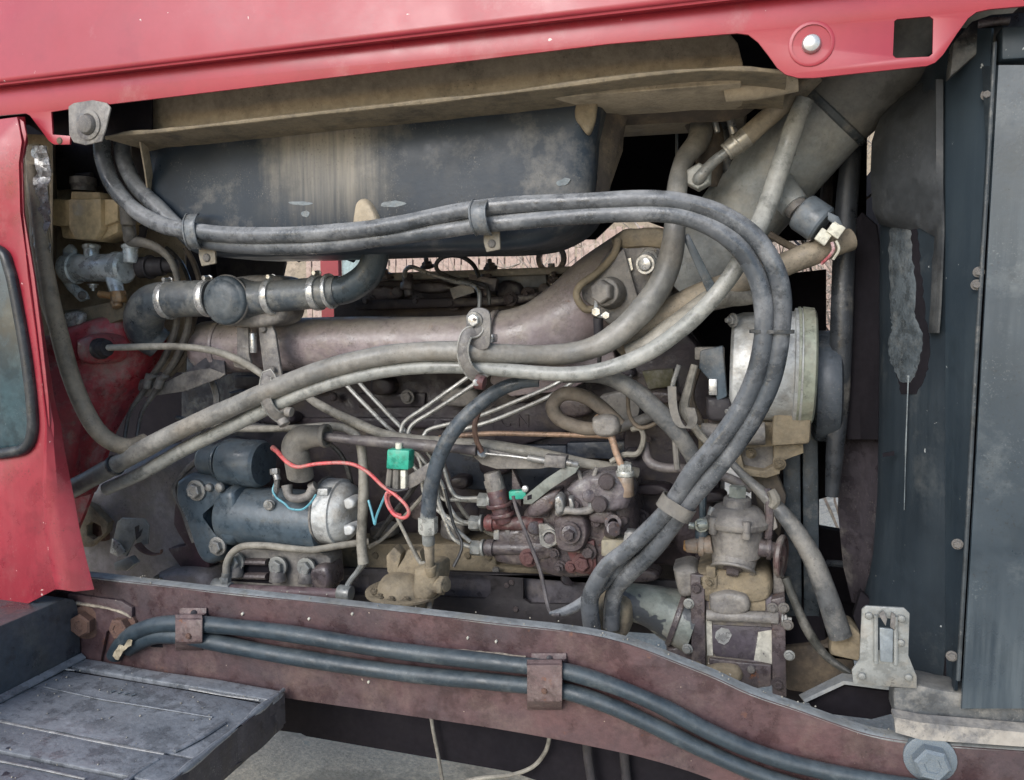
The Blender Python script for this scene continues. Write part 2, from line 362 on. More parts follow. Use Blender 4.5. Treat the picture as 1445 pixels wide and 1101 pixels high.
def bolt(parent, p, r, axis=(0, -1, 0), m=None, kind='hex', name='bolt', spin=None):
    m = m or STEEL; key = (kind, m.name)
    if key not in BM:
        me = _bolt(kind); me.materials.append(m); BM[key] = me
    p = V(p); o = bpy.data.objects.new(name, BM[key]); COL.objects.link(o)
    q = Vector(axis).to_track_quat('Z', 'Y') @ Quaternion((0, 0, 1), random.random() * 1.05 if spin is None else spin)
    rr = u(p, r)
    o.rotation_mode = 'QUATERNION'; o.rotation_quaternion = q; o.scale = (rr, rr, rr); o.location = p - OFF[parent.name]; o.parent = parent
    OFF[o.name] = p
    return o
LEFT, RIGHT, OUT, UPZ = Vector((-1, 0, 0)), Vector((1, 0, 0)), Vector((0, -1, 0)), Vector((0, 0, 1))
# band clamp round a hose at p with axis a
def band(parent, p, a, r, w, m=None, name='band_clamp', screw=True):
    mm = M().ringo(p, a, r, r * .16, w); o = mm.out(name, m or ZINC, parent)
    if screw:
        x, y, ax = frame(a); pp = V(p); upv = (UPZ - ax * UPZ.dot(ax)).normalized()
        side = ax.cross(upv); c = pp + upv * u(pp, r + 2) ; L = u(pp, 7)
        sc = M().lathe(c - side * L, side, [(0, u(pp, 3)), (L * 2, u(pp, 3))], 12)
        sc.lathe(c - side * L * 1.3, side, [(0, u(pp, 4)), (L * .5, u(pp, 4.6)), (L * .6, u(pp, 2))], 6)
        sc.out('screw', BRIGHT, o)
    return o
# ================================================================== setting
g = M(); n = 40
GZ = 0.0
for i in range(1): pass
g.sheet([[Vector((x, y, GZ + .012 * mnoise.noise(Vector((x, y, 0)) * 1.3))) for x in [-60, -20, -8] + [-4 + k * .25 for k in range(33)] + [8, 20, 60]] for y in [-30, -8, -2] + [-1 + k * .25 for k in range(25)] + [8, 14, 30, 80]], .05)
GROUND = mat("dry_dusty_ground", (0.74, 0.64, 0.48), (0.60, 0.51, 0.38), rough=.95, sc=2.2, bump=1.0, fine=.25, chip=(.03, (.50, .46, .36), 18))
struct(g, "ground", GROUND)
# wooden fence beyond the truck
ft = T("wooden_fence", "weathered reddish wooden plank fence seen through the gap above the engine", "fence", (-.6, 9.0, 0))
FW = mat("weathered_fence_wood", (0.46, 0.36, 0.31), (0.32, 0.22, 0.18), rough=.85, sc=5, bump=.5)
pm = None
for i in range(110):
    x = -6.2 + i * .088
    if pm is None:
        q = M().wbox((-.038, -.01, 0), (.038, .01, 2.35)); q.rough(.002, 9, 2)
        pb = q.out("plank", FW, None); pm = pb.data; pb.data = pm; off = OFF[pb.name]; o = pb
    else: o = bpy.data.objects.new("plank", pm); COL.objects.link(o)
    o.parent = ft; o.location = Vector((x, 9.0 + .01 * math.sin(i * 2.1), -.02 * (i % 3))) + off - OFF[ft.name]
    o.rotation_euler = (0, .006 * math.sin(i * 1.7), 0)
for z in (.45, 1.9): M().wbox((-6.25, 9.025, z), (3.5, 9.06, z + .08)).out("rail", FW, ft)
# dry twiggy bushes beyond
TW = mat("dry_twigs", (0.50, 0.42, 0.33), (0.40, 0.31, 0.26), rough=.9, sc=9, bump=.2)
def bush(c, rx, h, n, lab, seed):
    rd = random.Random(seed); m = M()
    for k in range(n):
        p = Vector((c[0] + rd.uniform(-.2, .2) * rx, c[1] + rd.uniform(-.3, .3), 0)); d_ = Vector((rd.uniform(-1, 1) * rx / h, rd.uniform(-.5, .5), 1.0))
        pts = []; L = h * rd.uniform(.6, 1.05) / 6
        for j in range(7):
            pts.append(p.copy()); d_ += Vector((rd.uniform(-.35, .35), rd.uniform(-.3, .3), rd.uniform(-.15, .1))); p = p + d_.normalized() * L
        m.tube(pts, [.008 - .001 * j for j in range(7)], 4, 2, world=True)
        for j in range(2, 6):
            for q_ in range(4):
                e = pts[j] + Vector((rd.uniform(-.28, .28), rd.uniform(-.2, .2), rd.uniform(-.1, .3)))
                mid = (pts[j] + e) / 2 + Vector((rd.uniform(-.06, .06), 0, rd.uniform(-.06, .06)))
                m.tube([pts[j], mid, e], [.0045, .0035, .002], 3, 2, world=True)
    t = T("dry_bush", lab, "bush", (c[0], c[1], 0)); m.out("branches", TW, t)
b1 = P(855, 350, 3.2); bush((b1.x, 3.2), .5, 1.95, 34, "dry pinkish tangle of bare twigs seen beside the fence above the engine", 3)
b2 = P(1262, 200, 3.0); bush((b2.x + .0, 3.0), .5, 3.1, 90, "dry pale bush of bare stalks seen in the slit left of the grey rubber sheet", 5)
HZ = mat("dry_scrub_bank", (0.38, 0.31, 0.24), (0.26, 0.22, 0.16), rough=.95, sc=3, bump=1)
struct(M().sheet([[Vector((x, 16 + .5 * mnoise.noise(Vector((x, z, 1))), z)) for x in [-24 + k * 1.4 for k in range(40)]] for z in (-.1, 1.3, 2.8, 4.2 , 5.6)], .3).rough(.12, 1.6, 0), "bank", HZ)

# ================================================================== the cab skin
cab = T("truck_cab", "long pinkish red cab skirt panel with a crease running above the engine bay", "truck panel", (500, 60, -.05))
YF = -.05
low = [(-600, 216), (-60, 168), (-20, 164), (36, 160), (42, 163), (58, 184), (68, 198), (76, 204), (98, 204), (99, 192), (74, 190), (72, 158), (98, 154), (152, 148), (215, 141), (400, 119), (600, 96), (860, 62), (1040, 47), (1056, 49), (1070, 60), (1084, 78), (1097, 96), (1108, 105), (1126, 110), (1150, 110), (1230, 102), (1308, 93), (1320, 88), (1331, 77), (1350, 48), (1366, 26), (1378, 17), (1396, 13), (1520, 2), (1520, -52), (1040, 6), (0, 130), (-60, 137), (-600, 190)]
hole = [(1262, 30), (1266, 27), (1312, 23), (1317, 27), (1316, 76), (1311, 80), (1264, 82), (1260, 78)]
M().plate(low, YF, .004, [hole]).out("lower_flange", REDP, cab, .0015)
# the bulging upper panel: rows from the return under the crease up over the bulge
A0, A1 = P(-600, 192, YF), P(1560, -57, YF)
def row(dy, dz): return [A0.lerp(A1, k / 24) + Vector((0, dy, dz)) for k in range(25)]
prof = [(.006, .0035), (-.008, .001), (-.019, .0), (-.0225, .001), (-.0245, .0035), (-.0245, .009), (-.024, .03), (-.022, .07), (-.017, .13), (-.009, .20), (.003, .28), (.028, .38)]
M().sheet([row(a, b) for a, b in prof], .003).out("upper_skin", REDP, cab, sharp=60)
M().ringo((1145, 62, YF - .0005), OUT, 31, 5, 3).out("pressed_ring", REDP, cab)
bolt(cab, (1145, 62, YF - .002), 13, m=BRIGHT, kind='dome')
br = M().plate([(96, 150), (104, 145), (130, 141), (150, 145), (156, 152), (149, 182), (143, 200), (120, 205), (103, 201), (97, 190)], YF - .004, .004)
brk = br.out("hinge_plate", CASTG, cab, .002)
bolt(cab, (124, 176, YF - .006), 14, m=CASTG, kind='dome')
M().ringo((124, 176, YF - .0055), OUT, 21, 6, 2).out('washer', CASTG, cab)
bolt(cab, (85, 199, YF + .001), 5, m=CASTT, kind='dome')
M().plate([(-60, 60), (214, 40), (214, 184), (176, 187), (150, 194), (120, 196), (76, 203), (56, 186), (40, 176), (-60, 178)], .03, .004).out('shade_sheet', VDRK, cab)  # black sheet added so the openings around the hinge plate look dark
# added black cab floor and wall that keep the bay dark, far side skirt
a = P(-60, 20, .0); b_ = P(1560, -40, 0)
M().wbox((-1.6, YF + .012, A0.z + .10), (1.9, .90, A0.z + .13)).out("shade_floor", VDRK, cab)
M().plate([(560, 40), (1400, 20), (1400, 90), (1300, 122), (1262, 128), (1224, 180), (1222, 335), (1000, 345), (880, 300), (840, 338), (560, 338)], .86, .01).out("shade_wall", VDRK, cab)
M().wbox((P(452, 370, 1.72).x, 1.72, 1.0), (P(477, 370, 1.72).x, 1.75, A0.z)).out("far_post", REDP, cab)
M().wbox((P(479, 370, 1.72).x, 1.74, 1.0), (P(512, 370, 1.72).x, 1.76, A0.z)).out("far_trim", mat("pale_aqua_paint", (.45, .60, .58), (.4, .5, .5), rough=.5, sc=5), cab)
# far side: red fender strip showing behind the fan belt
fs = M().wbox((.62, 1.75, .5), (1.0, 1.79, 1.42)); one(fs, "far_fender", REDP, "strip of red far fender glimpsed between the belt and fan ring", "truck panel", bev=.004)

# ---- corner panel, left
cp = T("cab_corner", "red cab corner panel with bent lower flap and a dark glazed opening", "truck panel", (60, 840, -.08))
YC = -.085
main = [(-200, 190), (-60, 176), (24, 165), (33, 172), (37, 190), (31, 226), (33, 300), (48, 390), (58, 470), (68, 560), (70, 600), (64, 640), (60, 700), (62, 745), (78, 832), (30, 857), (-60, 895), (-200, 925)]
rows = []
def lerp(a, b, t): return a + (b - a) * t
ys = [165, 200, 230, 300, 390, 470, 560, 600, 640, 700, 745, 790, 832]
rx = [(33), 37, 31, 33, 48, 60, 74, 84, 92, 104, 112, 122, 133]       # right edge of the skin
fold = [24, 30, 26, 28, 40, 50, 60, 64, 62, 60, 62, 70, 78]           # fold line where the flap turns in
winx = [None] * 13
M().plate(main, YC, .003, [[(-150, 345), (-30, 340), (4, 352), (14, 372), (22, 408), (38, 500), (48, 575), (49, 610), (40, 633), (20, 641), (-30, 646), (-150, 640)]]).out("outer_skin", RED, cp, .001)
M().sheet([[(f, y, YC), (f + (r - f) * .12, y, YC - .003), (f + (r - f) * .5, y + (3 if y > 700 else 0), YC + .006), (r, y, YC + .03)] for y, r, f in zip(ys, rx, fold)], .003).out("bent_flap", RED, cp)
gl = [(-146, 350), (-30, 346), (2, 358), (11, 376), (18, 410), (34, 500), (44, 576), (45, 608), (37, 628), (18, 636), (-30, 640), (-146, 634)]
GLS = mat("dark_glazing", (0.03, 0.05, 0.06), (0.05, 0.09, 0.10), rough=.22, sc=4, bump=.02, dust=.2, dc=(.14, .17, .17))
pn = M().plate(gl, YC + .004, .006).out("pane", GLS, cp, .001)
M().tube([(-146, 350, YC - .004), (-40, 346, YC - .004), (2, 356, YC - .004), (13, 378, YC - .004), (21, 410, YC - .004), (37, 500, YC - .004), (46, 576, YC - .004), (46, 610, YC - .004), (38, 630, YC - .004), (18, 638, YC - .004), (-40, 642, YC - .004), (-146, 637, YC - .004), (-150, 500, YC - .004), (-146, 350, YC - .004)], 8, 10, 4).out("rubber_seal", mat("black_seal_rubber", (.025, .027, .03), rough=.5, dust=.2, sc=12, dc=(.12, .12, .11)), cp)
# inner red fender boss
fn = T("inner_fender", "dirty red inner fender bulge with a rubber grommet in its side", "truck panel", (150, 640, .2))
M().pillow([(62, 470, .14), (110, 458, .17), (150, 446, .2), (182, 447, .23), (206, 462, .26), (214, 492, .28), (196, 532, .26), (168, 570, .24), (146, 606, .22), (128, 650, .2), (112, 700, .16), (88, 690, .13), (72, 590, .12)], .2, .035, .05, 6, .30).out("pressing", REDD, fn)
M().pillow([(118, 478), (142, 470), (160, 482), (162, 502), (146, 514), (122, 508)], .165, .03, .04, 4, .3).out("boss", REDD, fn)
M().cyl((142, 492, .13), (152, 491, .128), 12).cyl((138, 492, .135), (146, 492, .133), 15).out("grommet", DRK, fn)
M().plate([(106, 600), (128, 570), (160, 560), (150, 640), (120, 720), (104, 760)], .24, .01).out("lower_web", REDD, fn)

# ---- firewall
fw = T("firewall", "crusted tan firewall sheet behind the brake reservoir", "truck panel", (120, 480, .3))
M().sheet([[(25, y, .10), (70, y, .13), (80, y, .26), (160, y + 3, .30), (262, y + 6, .34)] for y in (190, 250, 310, 370, 420, 470, 520)], .006).rough(.003, 22, 0).out("sheet", TAND, fw)
M().plate([(76, 200), (150, 190), (205, 200), (212, 300), (200, 345), (165, 300), (140, 262), (80, 268)], .235, .008).out("upper_panel", DRK, fw, .002)
M().tube([(45, 205, .07), (52, 250, .075), (56, 320, .08), (62, 380, .08), (70, 430, .085), (84, 470, .09)], [15, 17, 17, 15, 14, 12], 10, wob=.25, flat=.6).out("seam_ridge", TAND, fw)
fm = M().sheet([[(48 + q * 7 + 3 * math.sin(y * .11), y, .045 + .012 * mnoise.noise(Vector((q * 1.7, y * .09, 2)))) for q in range(4)] for y in range(206, 372, 9)], .0015).rough(.005, 60, 1)
fm.out("torn_foil", FOIL, fw, sharp=20)
M().pillow([(88, 448), (100, 441), (116, 443), (114, 460), (98, 466)], .17, .01, .01).rough(.004, 50, 1).out("foil_scrap", FOIL, fw, sharp=25)
M().plate([(82, 440), (160, 425), (210, 430), (214, 448), (170, 452), (100, 478), (84, 470)], .19, .03).rough(.003, 30, 1).out("ledge", CASTT, fw, .003)

# ---- upper pan (black) with tan flange
pan = T("engine_cover_pan", "black sheet metal pan streaked with dust, hanging under the cab behind the hoses", "engine cover", (520, 355, .2))
M().pillow([(204, 150), (206, 215), (214, 262), (232, 306), (262, 345), (300, 362), (420, 362), (600, 356), (730, 353), (785, 338), (818, 312), (836, 270), (842, 200), (840, 130), (700, 120), (450, 120)], .15, .035, .16, 8, .10, 3).out("shell", BLKP, pan, sharp=60)
M().plate([(215, 120), (1020, 30), (1040, 60), (1048, 90), (1046, 118), (700, 145), (450, 170), (215, 196)], .055, .35).rough(.0035, 26, 2).out("flange_wall", TAND, pan, .003)
lipx = [(150, 196), (175, 190), (215, 187), (300, 178), (450, 161), (600, 145), (700, 134), (800, 121), (900, 108), (960, 102), (1010, 99), (1060, 99), (1110, 104)]
M().sheet([[P(x, y, .0) for x, y in lipx], [Vector((P(x, y, 0).x, .07, P(x, y, 0).z - .002)) for x, y in lipx], [Vector((P(x, y, 0).x, .22, P(x, y, 0).z - .006)) for x, y in lipx]], .004).rough(.0015, 40, 1).out("lip", CASTT, pan)
M().tube([(x, y - 1, .0) for x, y in lipx], 3.2, 8, 3, wob=.7).out("rolled_edge", CASTT, pan)
M().sheet([[(196, 200, .05), (203, 240, .08), (210, 290, .13)], [(206, 200, .09), (213, 240, .11), (216, 290, .15)]], .003).out("edge_strip", TAND, pan)
# dusty liner, right of the pan
M().sheet([[(838, 118, .17), (842, 200, .17), (843, 250, .17), (838, 300, .17)], [(868, 125, .19), (872, 190, .2), (866, 235, .2), (852, 292, .2)],
           [(900, 122, .2), (884, 172, .22), (876, 212, .23), (856, 270, .22)]], .004).out("liner", BRN, pan)
M().sheet([[(840, 112, .1), (940, 102, .1), (1030, 98, .1), (1112, 104, .1)], [(850, 150, .18), (940, 140, .18), (1030, 128, .2), (1112, 118, .2)], [(870, 178, .24), (940, 174, .24), (1020, 172, .24), (1050, 165, .24)]], .004).out("liner", BRN, pan)
M().tube([(1022, 132, .1), (1040, 127, .1), (1075, 122, .1), (1125, 112, .1)], [13, 16, 17, 17], 16).out("rounded_end", TAND, pan)
M().pillow([(502, 318), (506, 290), (514, 281), (524, 284), (534, 298), (540, 318), (520, 326)], .12, .02, .04, 5, .3).out("spout_bump", TAND, pan)
M().pillow([(812, 140), (840, 132), (842, 152), (838, 176), (830, 190), (820, 180), (812, 166)], .118, .006, .006, 3).rough(.002, 50, 1).out("dust_crust", CASTT, pan)
M().plate([(262, 340), (400, 352), (402, 372), (396, 400), (262, 420)], .62, .01).out("gap_filler", DRK, pan)  # dark plate added so the gap below the pan stays dark
# side scraps: bright chips on the pan
for x, y, w_, h_, r_ in ((424, 287, 34, 5, 2), (431, 302, 12, 8, 0), (554, 288, 36, 8, -3), (795, 257, 20, 9, -15)):
    M().plate([(x + w_ / 2 * math.cos(a) * (1 + .1 * math.sin(a * 3 + x)), y + h_ / 2 * math.sin(a) * (1.1 + .15 * math.cos(a * 5)) + w_ / 2 * math.cos(a) * math.tan(R(r_))) for a in [k * math.pi / 7 for k in range(14)]], .1135, .004).out("pale_fleck", TAPE, pan)

# ================================================================== engine body
en = T("engine_block", "oily dark iron engine block with tan ledge filling the middle of the bay", "engine", (600, 880, .5))
M().plate([(255, 500), (500, 490), (960, 440), (1010, 520), (1010, 900), (255, 850)], .50, .5).out("crankcase", BLOCK, en, .006)
for x0, y0, x1, y1, Y in ((505, 555, 600, 575, .49), (420, 590, 640, 604, .488), (330, 530, 470, 548, .48)):
    M().box(x0, y0, x1, y1, Y, .03).rough(.002, 30, 2).out("casting_rib", BLOCK, en, .004)
M().plate([(690, 575), (790, 560), (800, 610), (700, 640)], .485, .03).out("side_cover", BLOCK, en, .006)
tx = bpy.data.curves.new("letters", 'FONT'); tx.body = "C N"; tx.size = u((720, 600, .48), 26); tx.extrude = .0012; tx.align_x = 'CENTER'
to = bpy.data.objects.new("cast_letters", tx); COL.objects.link(to); to.parent = en; tx.materials.append(BLOCK)
to.location = P(726, 602, .4835) - OFF[en.name]; to.rotation_euler = (R(90), 0, 0)
bpy.context.view_layer.update(); dg = bpy.context.evaluated_depsgraph_get(); me_ = bpy.data.meshes.new_from_object(to.evaluated_get(dg)); mo_ = bpy.data.objects.new("raised_letters", me_); COL.objects.link(mo_); mo_.parent = en; mo_.location = to.location; mo_.rotation_euler = to.rotation_euler; bpy.data.objects.remove(to)
# ledge and lower side
M().plate([(455, 768), (700, 768), (700, 800), (880, 808), (880, 838), (455, 806)], .40, .12).rough(.003, 24, 2).out("ledge", CASTT, en, .005)
M().plate([(440, 800), (600, 805), (960, 820), (1000, 900), (440, 860)], .36, .01, [[(612, 815), (620, 809), (682, 812), (692, 820), (692, 838), (684, 845), (620, 842), (612, 836)], [(738, 817), (746, 812), (838, 816), (846, 824), (846, 848), (838, 854), (748, 852), (738, 845)], [(470, 812), (520, 812), (520, 840), (470, 838)]]).out("lower_side_plate", DRK, en, .002)
M().plate([(440, 800), (600, 805), (960, 820), (1000, 900), (440, 860)], .385, .01).out("lower_side_backing", mat("purple_grey_steel", (.13, .12, .135), (.08, .075, .085), rough=.5, dust=.25, dc=(.2, .17, .15), sc=10, metal=.2), en)
for x, y in ((715, 826), (728, 860), (722, 822), (604, 850), (868, 862)): bolt(en, (x, y, .359), 4, m=CASTD, kind='dome')
# cylinder head and rocker cover
hd = T("cylinder_head", "black cylinder head with bolted cover behind the manifold pipe", "engine part", (660, 440, .5))
M().plate([(470, 404), (560, 388), (840, 378), (870, 384), (870, 470), (470, 480)], .50, .45).out("casting", BLOCK, hd, .005)
M().plate([(515, 386), (862, 374), (866, 384), (515, 397)], .475, .4).rough(.002, 20, 1).out("cover_edge", mat("dusty_head_edge", (.16, .15, .14), rough=.6, sc=8, dust=.5, up=.5), hd, .003)
M().plate([(700, 386), (770, 383), (772, 405), (702, 408)], .49, .02).out("side_pad", mat("blue_grey_iron", (.10, .115, .14), rough=.5, sc=8), hd, .002)
M().plate([(500, 424), (700, 418), (840, 405), (840, 418), (700, 432), (500, 438)], .455, .05).out("rail", BLOCK, hd, .005)
for x, y in ((603, 376), (546, 392), (692, 378), (782, 396), (745, 415), (640, 428), (590, 425), (520, 425), (815, 400)):
    bolt(hd, (x, y, .47), 7, m=CASTD, kind='nut', axis=(0, -.4, 1) if y < 400 else OUT)
M().ringo((778, 365, .50), OUT, 22, 7, 8).out("lifting_eye", CASTD, hd)
M().cyl((778, 372, .49), (780, 412, .49), 5).out("stud", STEEL, hd)
for x in (575, 686):
    M().cyl((x, 388, .45), (x + 2, 418, .44), 8, 6).hexn((x, 400, .44), (0, -.3, -1), 10, 10).out("injector", CASTD, hd, .001)
LOOPS = mat("dark_return_pipe", (.04, .038, .036), rough=.5, dust=.2, sc=14)
for lb, pts in (("thin dark leak-off pipe arching from injector to manifold clamp", [(572, 392, .44), (572, 382, .43), (582, 377, .42), (605, 386, .41), (640, 397, .4), (664, 402, .38), (676, 412, .36), (676, 440, .35)]),
                ("thin black looped pipe standing above the cylinder head", [(690, 430, .38), (688, 408, .38), (676, 400, .4), (645, 395, .42), (620, 384, .42), (616, 372, .42), (628, 362, .42), (650, 362, .42), (668, 374, .42), (676, 392, .41)])):
    one(M().tube(pts, 3.2, 8), "return_pipe", STEEL if 'leak' in lb else LOOPS, lb, "pipe")
M().box(636, 402, 668, 418, .40, .008, -18).out("pipe_clip", CASTG, hd, .001)
M().box(660, 390, 700, 408, .41, .02, 10).out("pipe_saddle", CASTD, hd, .002)

# ================================================================== manifold
mf = T("manifold_pipe", "rusty purple-brown manifold pipe with dusty top running across the engine", "manifold", (560, 520, .3))
M().tube([(276, 492, .33), (286, 490, .33), (320, 489, .33), (500, 484, .33), (640, 484, .34), (740, 474, .35), (800, 448, .37), (850, 412, .40), (905, 372, .45)], [20, 33, 37, 37, 38, 42, 50, 56, 54], 28, 6).out("pipe", RUSTP, mf)
for x, y, r in ((318, 489, 40), (700, 480, 42)): M().ringo((x, y, .33), RIGHT, r, 4, 8, 32).out("joint_ring", RUSTP, mf)
M().ringo((392, 487, .33), RIGHT, 39, 3, 5, 32).out("joint_ring", CASTG, mf)
M().plate([(700, 505), (860, 480), (872, 520), (800, 552), (720, 560), (690, 540)], .42, .06).rough(.003, 20, 2).out("lower_web", RUSTP, mf, .006)
hs = T("thermostat_housing", "dusty grey bolted casting at the right end of the manifold pipe", "engine part", (890, 470, .35))
M().pillow([(828, 425), (836, 392), (862, 352), (884, 334), (925, 328), (942, 338), (948, 380), (944, 430), (925, 470), (900, 488), (872, 470), (850, 448)], .34, .03, .10, 6, .22).out("casting", CASTG, hs)
M().pillow([(862, 338), (880, 326), (905, 322), (932, 322), (948, 332), (946, 352), (900, 352), (872, 352)], .33, .025, .08, 4, .3).rough(.004, 40, 1).out("crusted_top", CASTT, hs)
M().plate([(898, 345), (908, 343), (926, 420), (932, 468), (920, 470), (908, 420)], .31, .02).out("rib", CASTG, hs, .003)
M().tube([(872, 338, .3), (866, 360, .29), (842, 386, .28), (822, 400, .27), (814, 412, .27), (816, 424, .27), (826, 436, .28), (838, 436, .285)], 5.5, 10).out("curled_edge", CASTT, hs)
M().plate([(818, 404), (842, 388), (868, 362), (880, 350), (900, 420), (880, 470), (850, 450), (838, 434), (822, 422)], .29, .012).out("shield_plate", CASTG, hs, .003)
M().plate([(880, 367), (890, 364), (893, 380), (885, 387)], .301, .004).out("pale_fleck", BRIGHT, hs)
M().cyl((862, 414, .29), (853, 412, .25), 23, 20).hexn((853, 412, .25), (-.35, -1, 0), 17, 14).out("plug", CASTG, hs, .001)
M().cyl((918, 362, .30), (911, 373, .255), 14).ringo((911, 373, .253), (-.2, -1, -.1), 14, 3.5, 4).lathe((911, 373, .254), (-.2, -1, -.1), [(0, .012), (.004, .011), (.007, .004)], 16).out("silver_stud", BRIGHT, hs)
M().tube([(842, 424, .25), (841, 436, .245), (842, 444, .245), (850, 446, .245), (860, 445, .245)], 3.4, 8).hexn((842, 440, .243), OUT, 7, 6).hexn((856, 445, .243), OUT, 6, 6).out("terminal", BRIGHT, hs)
M().cyl((844, 448, .25), (846, 500, .27), 7).out("cable_boot", DRK, hs)
# ================================================================== chassis rail
rail = T("chassis_rail", "rust-brown steel chassis rail with dusty top edge running below the engine", "chassis", (600, 985, 0))
top = [(-60, 800), (60, 808), (130, 815), (300, 835), (450, 851), (600, 868), (700, 880), (790, 890), (850, 900), (900, 914), (960, 937), (1010, 957), (1060, 980), (1130, 1004), (1180, 1022), (1230, 1038), (1290, 1048), (1380, 1056), (1560, 1068)]
bot = [(-60, 950), (60, 948), (130, 952), (300, 968), (404, 984), (600, 1012), (700, 1027), (790, 1043), (850, 1055), (900, 1066), (960, 1083), (1010, 1101), (1060, 1125), (1130, 1160), (1180, 1182), (1230, 1200), (1290, 1212), (1380, 1222), (1560, 1232)]
tc_ = cat([(a, b) for a, b in top], 4); bc_ = cat([(a, b) for a, b in bot], 4)
TW_ = [P(a, b, 0) for a, b in tc_]; BW_ = [P(a, b, 0) for a, b in bc_]
for a, b in zip(TW_, BW_): pass
rows = []
for k in range(9):
    t = k / 8; rows.append([a.lerp(b, t) + Vector((0, .0015 * mnoise.noise((a.lerp(b, t)) * 6), 0)) for a, b in zip(TW_, BW_)])
M().sheet(rows, .008).out("web", RAILM, rail, sharp=60)
M().sheet([[p + Vector((0, dy, dz)) for p in TW_] for dy, dz in ((-.0004, -.0012), (.0015, -.0002), (.006, .001), (.015, .0012), (.028, .001))], .007, (0, 0, -1)).out("top_flange", RAILT, rail, sharp=50)
M().sheet([[p + Vector((0, dy, -.002)) for p in BW_] for dy in (.0, .045)], .007, (0, 0, 1)).out("bottom_flange", RAILM, rail)
# doubler plate, left end, with its bolts
M().plate([(96, 838), (170, 848), (186, 858), (186, 872), (150, 892), (140, 940), (90, 935)], -.008, .008).out("doubler_plate", RAILM, rail, .002)
bolt(rail, (122, 878, -.008), 16, m=RUST, kind='hex', axis=(.15, -1, 0)); bolt(rail, (176, 884, -.004), 15, m=RUST, kind='hex')
bolt(rail, (1312, 1070, -.002), 23, m=mat("blue_grey_bolt", (.16, .20, .23), (.12, .15, .18), rough=.45, sc=15, dust=.3, dc=(.3, .3, .27)), kind='hex')
M().plate([(205, 906), (215, 900), (228, 905), (230, 914), (214, 913)], -.0008, .004).out("slot", VDRK, rail)
# weld crust lines
for pts in ([(108, 851, -.009), (140, 856, -.009), (172, 864, -.009), (186, 872, -.006)], [(600, 914, -.001), (640, 917, -.001), (690, 922, -.001), (742, 927, -.001)], [(840, 950, -.001), (880, 966, -.001), (915, 984, -.001), (942, 1000, -.001)]):
    M().tube(pts, 3, 6, 8, wob=1.2, flat=.6).rough(.0015, 90, 0).out("dirt_crust", mat("cream_dirt_crust", (.42, .36, .27), (.30, .25, .19), rough=.9, sc=40, bump=.8), rail)
for x, y in ((342, 866), (436, 873), (497, 866), (660, 900), (370, 880), (700, 905), (520, 962), (830, 958)):
    M().pillow([(x - 2, y), (x, y - 2), (x + 2, y), (x, y + 3)], -.001, .002, .002, 2).out("chip", CREAM, rail)
# frame below
lr = T("rear_crossmember", "dark steel channel below the rail with dry ground showing beneath it", "chassis", (700, 1080, .12))
M().plate([(380, 960), (700, 1000), (1010, 1060), (1010, 1180), (870, 1140), (720, 1090), (600, 1069), (500, 1052), (432, 1040), (424, 1036), (380, 1030)], .12, .04).out("web", VDRK, lr, .003)
# hose straps on the rail
for x, y0, y1, w_, lab in ((265, 858, 916, 20, "rusty steel strap with a rivet holding the hoses at the rail's step end"), (767, 922, 1000, 26, "rusty steel strap holding both hoses at the middle of the rail")):
    t = T("hose_strap", lab, "strap", (x, y1, -.02), "steel straps holding hoses on the rail")
    M().sheet([[(x - w_ * .9 + (6 if r_ < 2 else 0), y, Y), (x, y, Y - .001), (x + w_ + (6 if r_ < 2 else 0), y, Y)] for r_, (y, Y) in enumerate(((y0, -.004), (y0 + 8, -.006), (y0 + 12, -.032), (y0 + 17, -.044), (lerp(y0, y1, .6), -.047), (y1 - 10, -.044), (y1 - 2, -.02), (y1 + 2, -.004)))], .004).out("band", mat("strap_rust", (.13, .085, .08), (.09, .06, .058), rough=.65, sc=14, dust=.25, dc=(.28, .22, .2), bump=.5, rust=.2), t, .001, sharp=50)
    bolt(t, (x + (2 if w_ < 20 else 1), lerp(y0, y1, .68), -.0475), 4.5, m=RUST, kind='dome', name='rivet')
    M().cyl((x + 8, y0 + 7, -.012), (x + 8, y0 + 7, -.004), 4).out("hole_rim", DRK, t)

# ================================================================== step
sz = P(402, 974, -.01).z; X1 = P(402, 974, -.01).x; X0 = -1.45
st = T("cab_step", "worn grey steel cab step with raised ribs and grooves in its tread", "step", (200, 1050, -.2))
def edgeY(px, py): return PZ(px, py, sz).y
y1_, y2_, y3_ = edgeY(230, 965), edgeY(120, 1040), edgeY(120, 1085)
M().wbox((X0, -.60, sz - .075), (X1 - .002, -.012, sz - .012)).out("frame_box", STEPD, st, .004)
strips = [(-.012, y1_ + .007), (y1_ - .007, y2_ + .004), (y2_ - .004, y3_ + .003), (y3_ - .003, -.60)]
for i, (a, b) in enumerate(strips):
    m = M().wbox((X0, b, sz - .010), (X1 - (.0 if i == 0 else .002), a, sz - (0 if i % 2 == 0 else .002)))
    m.rough(.0022, 14, 3); m.out("tread_plate", STEPM, st, .002)
M().wbox((P(85, 945, y1_).x - .02, y1_ - .009, sz - .0115), (X1 - .03, y1_ + .009, sz - .0095)).out("groove", VDRK, st)
RIB = mat("rubbed_rib_edge", (.42, .41, .38), (.25, .25, .25), rough=.5, sc=26, dust=.2)
def zt(pts, r, nm, m_=RIB): M().tube([PZ(a, b, sz + .0005) for a, b in pts], r, 8, wob=.3, flat=.5).out(nm, m_, st)
zt([(0, 1018), (120, 1043), (232, 1064)], 2.6, "rib"); zt([(62, 969), (140, 986), (190, 994), (300, 1012)], 1.6, "rib", STEPM)
